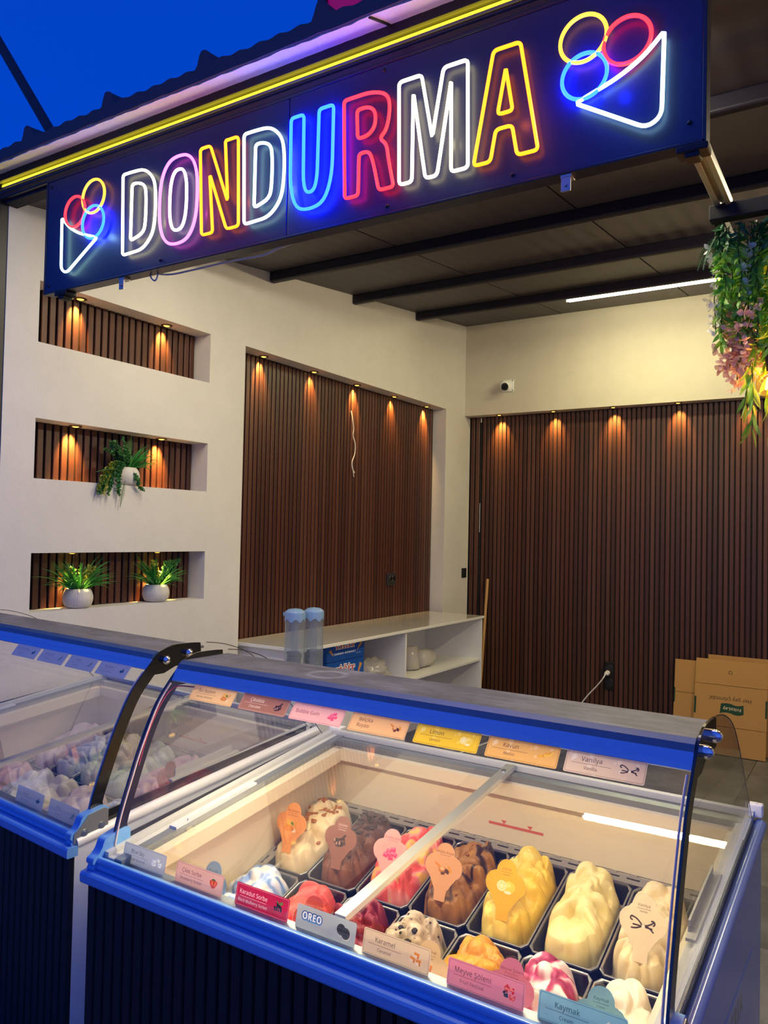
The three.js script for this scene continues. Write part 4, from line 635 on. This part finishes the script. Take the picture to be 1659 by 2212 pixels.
function card(F, x, rear, tex, label, cat = 'label card') {
  const m = single('flavour_card', cardGeo, MACRYL, label, cat, undefined, undefined, F === FZ ? 'flavour cards on the lit freezer' : 'flavour cards on the unlit freezer'); M('print', cardPrint, paper(tex), m);
  return rear ? inF(m, F, x + .075, 1.1335, -.2165, -.66) : inF(m, F, x + .075, .7635, -.0605, -.205);
}
[[-.005, '#eec58c', '#6b4a2c', 'Bal Badem', 'Honey Almond', 'honey', 'orange flavour card reading Bal Badem under the lit freezer canopy'],
[.167, '#a9745c', '#f4e6da', 'Çikolata', 'Chocolate', 'choc', 'brown flavour card reading Çikolata under the canopy'],
[.328, '#f3b9bb', '#8a4a54', 'Bubble Gum', '', 'gum', 'pink flavour card reading Bubble Gum with pink cubes'],
[.497, '#eebd86', '#6b4a2c', 'Belçika', 'Ruyası', 'belgian', 'tan flavour card reading Belçika Ruyası under the canopy', { two: true }],
[.666, '#eec70c', '#5a4a10', 'Limon', 'Lemon', 'lemon', 'bright yellow flavour card reading Limon Lemon', { spots: true }],
[.832, '#edb964', '#6b4a2c', 'Kavun', 'Melon', 'melon', 'amber flavour card reading Kavun Melon', { spots: true }],
[.994, '#dfc6b4', '#574640', 'Vanilya', 'Vanilla', 'vanilla', 'pale flavour card reading Vanilya with dark vanilla pods', { spots: true }]
].forEach(([x, bg, fg, a, b, ic, lb, o]) => card(FZ, x, true, cardTexture(bg, fg, a, b, ic, o), lb));
[[-.061, '#b9c3d8', '#5a5f78', 'Blue Sky', 'İtalyan Karameli', 'cloud', 'pale blue flavour card reading Blue Sky at the front rail'],
[.1245, '#eebcb4', '#7c4848', 'Çilek Sorbe', 'Strawberry Sorbet', 'straw', 'pale pink flavour card reading Çilek Sorbe at the front rail'],
[.313, '#c91a48', '#ffe6ea', 'Karadut Sorbe', 'Black Mulberry Sorbet', 'mulberry', 'crimson flavour card reading Karadut Sorbe at the front rail'],
[.483, '#b9c2c8', '#333', '', '', 'cookie', 'grey flavour card with a blue and white logo and two black cookies', { logo: true, noframe: true }],
[.650, '#e9cfae', '#5e4a3c', 'Karamel', 'Caramel', 'caramel', 'beige flavour card reading Karamel at the front rail'],
[.836, '#e08aa8', '#63303f', 'Meyve Şöleni', 'Fruit Festival', 'berries', 'rose flavour card reading Meyve Şöleni with berries'],
[1.010, '#86bcd6', '#24485c', 'Kaymak', 'Cream', 'cream', 'sky blue flavour card reading Kaymak at the front rail']
].forEach(([x, bg, fg, a, b, ic, lb, o]) => card(FZ, x, false, cardTexture(bg, fg, a, b, ic, o), lb));
[[.50, 'Yaban Mersini', 'Blueberry', 'blob', 'bluish card fourth from the end glass under the unlit canopy'], [.665, 'Hindistan', 'Coconut', 'wisp', 'bluish card third from the end glass under the unlit canopy'], [.832, 'Limon', 'Lemon', 'wisp', 'bluish card second from the end glass under the unlit canopy'], [.998, 'Karadut', 'Black Mulberry', 'blob', 'bluish card nearest the end glass under the unlit canopy']]
  .forEach(([x, a, b, ic, lb]) => card(FL, x, true, cardTexture('#c3cfe8', '#8494b4', a, b, ic, { noframe: true }), lb));  // white cards; the blue skylight on them is put into their colour
[[.84, 'Vişne', 'Sour Cherry', 'blob', 'pale card second from the end glass on the front rail of the unlit freezer'], [1.02, 'Muz', 'Banana', 'wisp', 'pale card nearest the end glass on the front rail of the unlit freezer']]
  .forEach(([x, a, b, ic, lb]) => card(FL, x, false, cardTexture('#c9d0de', '#8a92a8', a, b, ic, { noframe: true }), lb));  // same blue skylight painted, fainter, into these white cards
// flags: clear-edged trefoil markers stuck into the ice cream
function trefoil(g0) {
  const pts = [], inside = (x, y) => Math.hypot(x, y - .094) < .0255 + g0 || Math.hypot(Math.abs(x) - .0225, y - .062) < .0285 + g0 || (y > -.02 && y < .062 && Math.abs(x) < .0155 + g0 + Math.max(0, y - .004) * .62);
  for (let i = 0; i < 110; i++) { const t = i / 110 * Math.PI * 2; let r = 0; while (r < .14 && inside(Math.cos(t) * r, .055 + Math.sin(t) * r)) r += .0008; pts.push([Math.cos(t) * r, .055 + Math.sin(t) * r]); } return poly(pts);
}
const flagPrint = plateUV(new THREE.ShapeGeometry(trefoil(0)).translate(0, 0, .0012), -.055, -.02, .11, .145), flagEdge = ext(trefoil(.0028), .002, 0).translate(0, 0, -.001);
function flag(F, x, y, z, bg, fg, t1, t2, ic, label) {
  const t = thing('flavour_flag', label, 'flavour flag', [0, 0, 0], 0, 'trefoil flags in the ice cream'); M('clear_edge', flagEdge, MACRYL, t);
  const [c, g] = canvas(220, 290); g.fillStyle = bg; g.fillRect(0, 0, 220, 290); g.fillStyle = fg; g.textAlign = 'center'; g.font = '17px sans-serif'; g.fillText(t1, 110, 62); g.fillRect(80, 70, 60, 1.5); g.font = '11px sans-serif'; g.fillText(t2, 110, 86); icon(g, ic, 110, 136, 1.55);
  M('print', flagPrint, new THREE.MeshPhysicalMaterial({ color: 0xffffff, roughness: .7, transmission: .22, thickness: 0, map: ctex(c) }), t); return inF(t, F, x, y, z + .012, -.30, .12);
}
const fy = .627;
flag(FZ, .014, fy, -.60, '#f3a45c', '#8a5222', 'Bal Badem', 'Honey Almond', 'honey', 'orange trefoil flag in the almond ice cream');
flag(FZ, .195, fy - .002, -.60, '#9c6450', '#f0dccf', 'Çikolata', 'Chocolate', 'choc', 'brown trefoil flag in the chocolate ice cream');
flag(FZ, .363, fy, -.60, '#f5b3ae', '#a35864', 'Bubble Gum', '', 'gum', 'pink trefoil flag with pink cubes in the bubble gum ice cream');
flag(FZ, .528, fy, -.60, '#e3a878', '#7a4c26', 'Belçika Ruyası', '', 'belgian', 'tan trefoil flag in the chocolate streaked caramel ice cream');
flag(FZ, .703, fy, -.60, '#f2b622', '#8a6410', 'Limon', 'Lemon', 'lemon', 'yellow orange trefoil flag in the lemon ice cream');
flag(FZ, 1.038, fy + .003, -.60, '#efdcb8', '#6a5444', 'Vanilya', 'Vanilla', 'vanilla', 'cream trefoil flag with vanilla pods at the end of the rear row');
const gy = .548;
flag(FZ, -.010, gy, -.30, '#7fa6dc', '#3b5a86', 'Blue Sky', '', 'cloud', 'blue trefoil flag mostly hidden behind the pink card');
flag(FZ, .330, gy, -.30, '#c8342e', '#f3b0a0', 'Karadut Sorbe', '', 'mulberry', 'red trefoil flag showing above the grey logo card');
flag(FZ, .655, gy - .01, -.30, '#e8caa0', '#8a6440', 'Karamel', 'Caramel', 'caramel', 'beige trefoil flag behind the beige caramel card');
flag(FZ, .850, gy + .012, -.30, '#d77a9c', '#8e3a5a', 'Meyve Şöleni', 'Fruit Festival', 'berries', 'rose trefoil flag behind the berry card');
flag(FZ, 1.037, gy + .016, -.30, '#7fb8d2', '#2c5a70', 'Kaymak', 'Cream', 'cream', 'sky blue trefoil flag behind the Kaymak card');
flag(FL, 1.03, fy, -.58, '#c9c07a', '#5a5030', 'Vanilya', '', 'vanilla', 'olive yellow trefoil flag in the unlit freezer, nearest its end glass');
flag(FL, .86, fy, -.58, '#c8683e', '#5a2a18', 'Kayısı', '', 'straw', 'dull orange trefoil flag in the unlit freezer');

// ---------- plants ----------
const leafMat = (hex, o = {}) => new THREE.MeshPhysicalMaterial({ color: hex, roughness: .45, transmission: .18, thickness: 0, side: THREE.DoubleSide, ...o });
function blade(L, w, bend, fold = .25) { // grows along +y, bends to +z
  const n = 8, P = [], I = []; let y = 0, z = 0, a = 0;
  for (let i = 0; i <= n; i++) { const t = i / n, ww = w * Math.min(1, .45 + t * 2.2) * Math.pow(1 - t, .6) + .0004; P.push(-ww / 2, y + 0, z + ww * fold * Math.cos(a), 0, y, z, ww / 2, y, z + ww * fold * Math.cos(a)); a = bend * Math.pow(t, 1.3); y += L / n * Math.cos(a); z += L / n * Math.sin(a); }
  for (let i = 0; i < n; i++) for (let k = 0; k < 2; k++) { const p = i * 3 + k; I.push(p, p + 1, p + 3, p + 1, p + 4, p + 3); }
  const g = new THREE.BufferGeometry(); g.setAttribute('position', new THREE.Float32BufferAttribute(P, 3)); g.setIndex(I); g.computeVertexNormals(); return g;
}
function smallLeaf(L, w, cup = .3) { const P = [], I = [], n = 4; for (let i = 0; i <= n; i++) { const t = i / n, ww = w * Math.sin(Math.PI * Math.min(.97, .08 + t * .9)) * .5, y = L * t, z = cup * L * (t * t) * .6; P.push(-ww, y, z + ww * .35, 0, y, z, ww, y, z + ww * .35); } for (let i = 0; i < n; i++) for (let k = 0; k < 2; k++) { const p = i * 3 + k; I.push(p, p + 1, p + 3, p + 1, p + 4, p + 3); } const g = new THREE.BufferGeometry(); g.setAttribute('position', new THREE.Float32BufferAttribute(P, 3)); g.setIndex(I); g.computeVertexNormals(); return g; }
const place = (g, pos, q, s = 1) => g.clone().scale(s, s, s).applyQuaternion(q).translate(pos.x, pos.y, pos.z);
const qDir = (dir, roll = 0) => new THREE.Quaternion().setFromUnitVectors(V3(0, 1, 0), dir.clone().normalize()).multiply(new THREE.Quaternion().setFromAxisAngle(V3(0, 1, 0), roll));
// sprig of clustered tiny leaves along a bent stem
function sprig(pts, lf, step, per, spread, s0 = 1) {
  const c = new THREE.CatmullRomCurve3(pts.map(p => V3(...p))), n = Math.round(c.getLength() / step), out = [clean(new THREE.TubeGeometry(c, 16, .0016, 5))];
  for (let i = 1; i <= n; i++) { const t = i / n, p = c.getPoint(t), d = c.getTangent(t); for (let k = 0; k < per; k++) { const dir = d.clone().multiplyScalar(.35).add(V3(rr(-1, 1), rr(-1, 1), rr(-1, 1)).normalize().multiplyScalar(spread)).normalize(); out.push(clean(place(lf, p, qDir(dir, rr(0, 6)), s0 * rr(.7, 1.15) * (1 - .35 * t)))); } }
  return mergeGeometries(out);
}
function fern(L, w, bend) { // frond along +y bending to +z
  const out = [], n = 20; let y = 0, z = 0; const lf = smallLeaf(1, .15, .15), pts = [];
  for (let i = 0; i <= n; i++) { const t = i / n, a = bend * t; pts.push(V3(0, y, z)); if (i > 2) for (const s of [-1, 1]) out.push(clean(place(lf, V3(0, y, z), qDir(V3(s, .55 * Math.cos(a), .55 * Math.sin(a))), w * Math.sin(Math.PI * Math.min(1, .12 + t * .9)) * .9 + .003))); y += L / n * Math.cos(a); z += L / n * Math.sin(a); }
  out.push(clean(new THREE.TubeGeometry(new THREE.CatmullRomCurve3(pts), 14, .0014, 5))); return mergeGeometries(out);
}
const potGeo = (() => { const prof = smooth([[.040, 0], [.056, .010], [.0645, .032], [.066, .052], [.060, .076], [.052, .088], [.049, .089], [.047, .080]], 26), n = 180, P = [], I = []; for (let i = 0; i <= n; i++) { const a = i / n * Math.PI * 2; for (const p of prof) { const rib = p.y > .012 && p.y < .080 ? .0016 * Math.abs(Math.sin(a * 27)) : .0008; P.push(Math.cos(a) * (p.x + rib), p.y, Math.sin(a) * (p.x + rib)); } } const m = prof.length; for (let i = 0; i < n; i++) for (let k = 0; k < m - 1; k++) { const a = i * m + k, b = a + 1, c = a + m, d = c + 1; I.push(a, b, c, c, b, d); } const g = new THREE.BufferGeometry(); g.setAttribute('position', new THREE.Float32BufferAttribute(P, 3)); g.setIndex(I); g.computeVertexNormals(); return g; })();
const potBase = cyl(.041, .041, .004, 32, 0, .002, 0), soilGeo = cyl(.048, .048, .01, 32, 0, .076, 0);
const MPOT = std(0xd9d2c4, .6), MSOIL = std(0x2a2119, .95);
const gBlades = [0, 1, 2, 3].map(i => blade(1, .10, [.9, 1.25, 1.6, .6][i])), GREEN = [leafMat(0x46ac46), leafMat(0x66c056), leafMat(0x36903e)], DKG = leafMat(0x427f38), YELG = leafMat(0xa8ac34), FERNG = leafMat(0x4d8642);
const round = smallLeaf(.0185, .017, .25);
function potPlant(label, pos, build) { const t = thing('potted_plant', label, 'potted plant', pos, 0, 'potted plants in the wall niches'); M('pot', join([potGeo, potBase]), MPOT, t); M('soil', soilGeo, MSOIL, t); build(t); return t; }
const grass = (t, n, L0, L1, ang, y = .078, lim = () => 1) => { for (let i = 0; i < n; i++) { const a = ang(i / n), k = Math.floor(rnd() * 4), m = M('leaf', gBlades[k], GREEN[Math.floor(rnd() * 3)], t), L = rr(L0, L1) * lim(a); m.scale.set(L * rr(.7, 1), L, L); m.position.set(Math.sin(a) * .018, y, Math.cos(a) * .018); m.rotation.set(0, a, 0); m.rotateX(rr(.25, 1.1)); } };
// angle 0 faces +z (towards the street), PI/2 faces +x (into the shop), the niche back is at -x
const shallow = (a) => { const q = Math.sin(a); return q < -.02 ? Math.min(1, .042 / (.2 * -q)) : 1 - .35 * q; };
{ seed(201); const fanA = () => { const s = rnd() < .5 ? 0 : Math.PI; return s + rr(-.75, .75) + (rnd() < .4 ? (s ? -.5 : .5) : 0); };
  potPlant('potted plant with wide grassy leaves in the bottom wall niche, nearer the street', [-.048, 1.1755, 3.905], (t) => { grass(t, 92, .15, .235, fanA, .078, shallow);
    for (let i = 0; i < 13; i++) { const a = rr(-.11, .11); M('sprig', sprig([[0, .08, 0], [rr(-.01, .02), .13, a * .5], [rr(-.02, .03), rr(.17, .205), a]], round, .0062, 4, 1), i < 4 ? YELG : DKG, t).userData.kind = 'stuff'; }
    for (const [a, l] of [[.35, .19], [-.3, .17], [2.8, .19], [3.4, .16], [.1, .16]]) { const f = M('fern_frond', fern(l, .032, .7), FERNG, t, [0, .08, 0]); f.rotation.y = a; f.rotateX(.45); } }); }
{ seed(202); const fanA = () => { const s = rnd() < .5 ? 0 : Math.PI; return s + rr(-.8, .8) + (rnd() < .4 ? (s ? -.5 : .5) : 0); };
  potPlant('smaller potted plant with grassy leaves in the bottom wall niche, deeper into the shop', [-.046, 1.1755, 3.440], (t) => { grass(t, 84, .14, .225, fanA, .078, shallow);
    for (let i = 0; i < 14; i++) { const a = i < 4 ? rr(-.02, .05) : rr(-.15, .02); M('sprig', sprig([[0, .08, 0], [rr(-.01, .02), .13, a * .5], [rr(-.02, .03), rr(.16, .215), a]], round, .0062, 4, 1), i < 4 ? YELG : DKG, t).userData.kind = 'stuff'; }
    for (const [a, l] of [[.35, .20], [-.3, .18], [.1, .19]]) { const f = M('fern_frond', fern(l, .032, .7), FERNG, t, [0, .08, 0]); f.rotation.y = a; f.rotateX(.5); } }); }
{ seed(203); potPlant('potted plant trailing over the edge of the middle wall niche', [-.046, 1.7588, 3.655], (t) => { grass(t, 60, .14, .23, () => Math.PI + rr(-1.1, .5), .078, shallow);
    for (let i = 0; i < 12; i++) { const a = rr(-.05, .14); M('sprig', sprig([[0, .08, .01], [rr(-.01, .03), .14, a * .5], [rr(-.01, .05), rr(.15, .235), a]], round, .0060, 4, 1), DKG, t).userData.kind = 'stuff'; }
    for (let i = 0; i < 11; i++) { const e = rr(.05, .21), d = rr(-.06, .04) - .02 * i / 10; M('sprig', sprig([[.01, .08, .02], [.05, .10, .05 + e * .3], [.068, .06 + d * .3, .04 + e * .7], [.072, Math.max(d, -.05), .02 + e]], round, .0060, 4, 1), i < 3 ? YELG : DKG, t).userData.kind = 'stuff'; }
    M('sprig', sprig([[.02, .08, .01], [.07, .05, .0], [.075, .0, -.025], [.072, -.02, -.05]], round, .0060, 4, 1), DKG, t).userData.kind = 'stuff';
    const f = M('fern_frond', fern(.13, .018, .15), FERNG, t, [.07, .02, .06]); f.rotation.set(Math.PI - .25, 0, 0); const f2 = M('fern_frond', fern(.13, .03, .5), FERNG, t, [.07, .07, .10]); f2.rotation.set(1.5, 0, 0); const f3 = M('fern_frond', fern(.16, .03, .4), FERNG, t, [0, .09, 0]); f3.rotation.set(-.25, Math.PI / 2, .2); }); }
// hanging garlands
const gl1 = smallLeaf(.031, .0115, .8), gl2 = smallLeaf(.05, .012, .4), petal = smallLeaf(.022, .019, .5);
const blossomGeo = join([0, 1, 2, 3].map(i => place(petal, V3(0, 0, 0), qDir(V3(Math.cos(i * 1.57), .5, Math.sin(i * 1.57))))));
const LG = [leafMat(0x8fcc3c, { transmission: .4 }), leafMat(0x76ba3e, { transmission: .4 }), leafMat(0xa8d44a, { transmission: .4 }), leafMat(0x2c6c34, { transmission: .25 })];
const MPET = leafMat(0xf4eedc, { transmission: .35 }), MPINK = leafMat(0xffd2b4, { transmission: .35 }), MSTEM = std(0x4a5a24, .7);
function garland(x, z, y0, len, kind, label) {
  const nm = kind === 'leaf' ? 'leaf_garland' : kind === 'willow' ? 'willow_garland' : 'flower_garland';
  const t = thing(nm, label, kind === 'leaf' || kind === 'willow' ? 'garland' : 'flower garland', [x, y0, z], rr(0, 6), 'artificial garlands on the black frame');
  const pts = []; for (let i = 0; i <= 6; i++) pts.push([rr(-.008, .008), -len * i / 6, rr(-.008, .008)]);
  const c = new THREE.CatmullRomCurve3(pts.map(p => V3(...p))); M('stem', new THREE.TubeGeometry(c, 24, .0018, 5), MSTEM, t);
  const step = kind === 'leaf' ? .0095 : kind === 'willow' ? .022 : kind === 'pink' ? .0085 : .021, n = Math.floor(len / step);
  for (let i = 0; i < n; i++) { const f = (i + .5) / n, p = c.getPoint(f); if ((kind !== 'leaf' && f < .15) || (kind === 'pink' && f < .52)) continue; const per = kind === 'leaf' ? 3 : kind === 'willow' ? 2 : 2, a0 = rr(0, 6);
    for (let k = 0; k < per; k++) { const a = a0 + k * 6.283 / per + rr(-.4, .4), out = kind === 'leaf' ? rr(.55, 1) : kind === 'willow' ? .45 : rr(.5, 1), d = V3(Math.cos(a) * out, kind === 'willow' ? -1 : kind === 'leaf' ? rr(-.9, -.25) : rr(-.8, .3), Math.sin(a) * out);
      if (kind === 'leaf' || kind === 'willow') { const m = M('leaf', kind === 'leaf' ? gl1 : gl2, f < .22 ? LG[3] : LG[Math.floor(rnd() * 3)], t, p.toArray()); m.quaternion.copy(qDir(d, rr(0, 6))); m.scale.setScalar(rr(.8, 1.2)); }
      else { const q = p.clone().add(V3(Math.cos(a), -.2, Math.sin(a)).multiplyScalar(rr(.006, kind === 'pink' ? .045 : .016))); const m = M('blossom', blossomGeo, kind === 'pink' || (f > .7 && kind === 'mixed') ? MPINK : MPET, t, q.toArray()); m.quaternion.copy(qDir(d, rr(0, 6))); m.scale.setScalar(rr(.55, 1)); } } }
  return t;
}
seed(404); const gy0 = 2.455;
[[2.715, 3.86, .345, 'leaf', 'leafy green garland at the frame corner nearest the sign, ending in a blunt tip'], [2.745, 3.80, .30, 'leaf', 'leafy green garland just behind the one at the frame corner'], [2.735, 3.66, .27, 'leaf', 'leafy green garland hanging further back under the frame side'], [2.805, 3.86, .37, 'leaf', 'long leafy green garland in the middle of the visible front bar'], [2.835, 3.84, .40, 'leaf', 'long leafy green garland above the glowing bulb'], [2.87, 3.86, .36, 'leaf', 'leafy green garland beyond the glowing bulb'], [2.79, 3.74, .33, 'leaf', 'leafy green garland inside the frame behind the front ones'],
[2.765, 3.87, .33, 'leaf', 'leafy green garland third from the frame corner on the front bar'], [2.82, 3.80, .42, 'leaf', 'leafy green garland hanging straight behind the glowing bulb cord'], [2.85, 3.88, .38, 'leaf', 'leafy green garland in front of the glowing bulb cord'], [2.725, 3.88, .25, 'leaf', 'short leafy green garland at the very front of the frame corner'], [2.80, 3.66, .36, 'leaf', 'leafy green garland at the back of the cluster, behind the peach flowers'],
[2.698, 3.85, .31, 'white', 'thin white flower garland dangling at the frame corner'], [2.775, 3.85, .40, 'mixed', 'white and peach flower garland between two leafy ones'], [2.755, 3.82, .46, 'pink', 'peach flower garland lit by the bulb, the longest one'], [2.735, 3.83, .41, 'pink', 'peach flower garland nearer the frame corner'], [2.79, 3.85, .43, 'pink', 'peach flower garland next to the glowing bulb'], [2.86, 3.80, .40, 'mixed', 'pale flower garland behind the glowing bulb'], [2.775, 3.79, .44, 'pink', 'peach flower garland in the rear of the flower cluster'],
[2.805, 3.86, .60, 'willow', 'long willow leaf garland hanging lowest under the bulb'], [2.835, 3.82, .63, 'willow', 'long willow leaf garland behind the lowest one'], [2.785, 3.84, .53, 'willow', 'shorter willow leaf garland beside the peach flowers']
].forEach(([x, z, len, k, lb]) => garland(x, z, gy0, len, k, lb));
{ const t = thing('fern_spray', 'grey green fern spray sticking out at the frame corner', 'fern', [2.705, 2.44, 3.84]); for (const [a, b] of [[-1.9, 3.0], [-1.2, 3.3], [-2.6, 3.2]]) { const f = M('fern_frond', fern(.115, .03, .6), leafMat(0x3d6a4a), t); f.rotation.y = a; f.rotateX(b * .75); } }
// pendant bulbs
function bulb(x, y, z, label, k) {
  const t = thing('pendant_bulb', label, 'bulb', [x, y, z], 0, 'amber globe bulbs');
  M('globe', sph(.0395, 0, 0, 0, 32, 22), new THREE.MeshPhysicalMaterial({ color: 0xffdca4, roughness: 0, transmission: 1, thickness: 0, ior: 1.45 }), t);
  M('filament', tube([[-.008, .02, 0], [-.012, -.016, .006], [-.004, .018, .008], [0, -.018, .004], [.006, .018, -.004], [.012, -.016, -.006], [.008, .02, 0]], .0035), glow(1, .55, .13, 14), t);
  M('cap', join([cyl(.014, .012, .028, 20, 0, .050, 0), cyl(.017, .015, .05, 20, 0, .085, 0)]), MBLACK, t); M('cord', rod([0, .1, 0], [0, 2.467 - y, 0], .003), MBLACK, t);
  const l = new THREE.PointLight(new THREE.Color().setRGB(1, .54, .17), L_BULB * k, 12, 2); l.position.set(x, y, z); l.shadow.radius = 1; castAll(l);
}
bulb(2.846, 1.985, 3.86, 'amber globe bulb with a glowing filament hanging among the flowers', 1);
bulb(3.02, 2.12, 3.87, 'amber globe bulb on the greenery frame, just past the photo edge', 2.2);  // unseen bulb, added to warm and brighten the garlands
renderer.render(scene, camera);
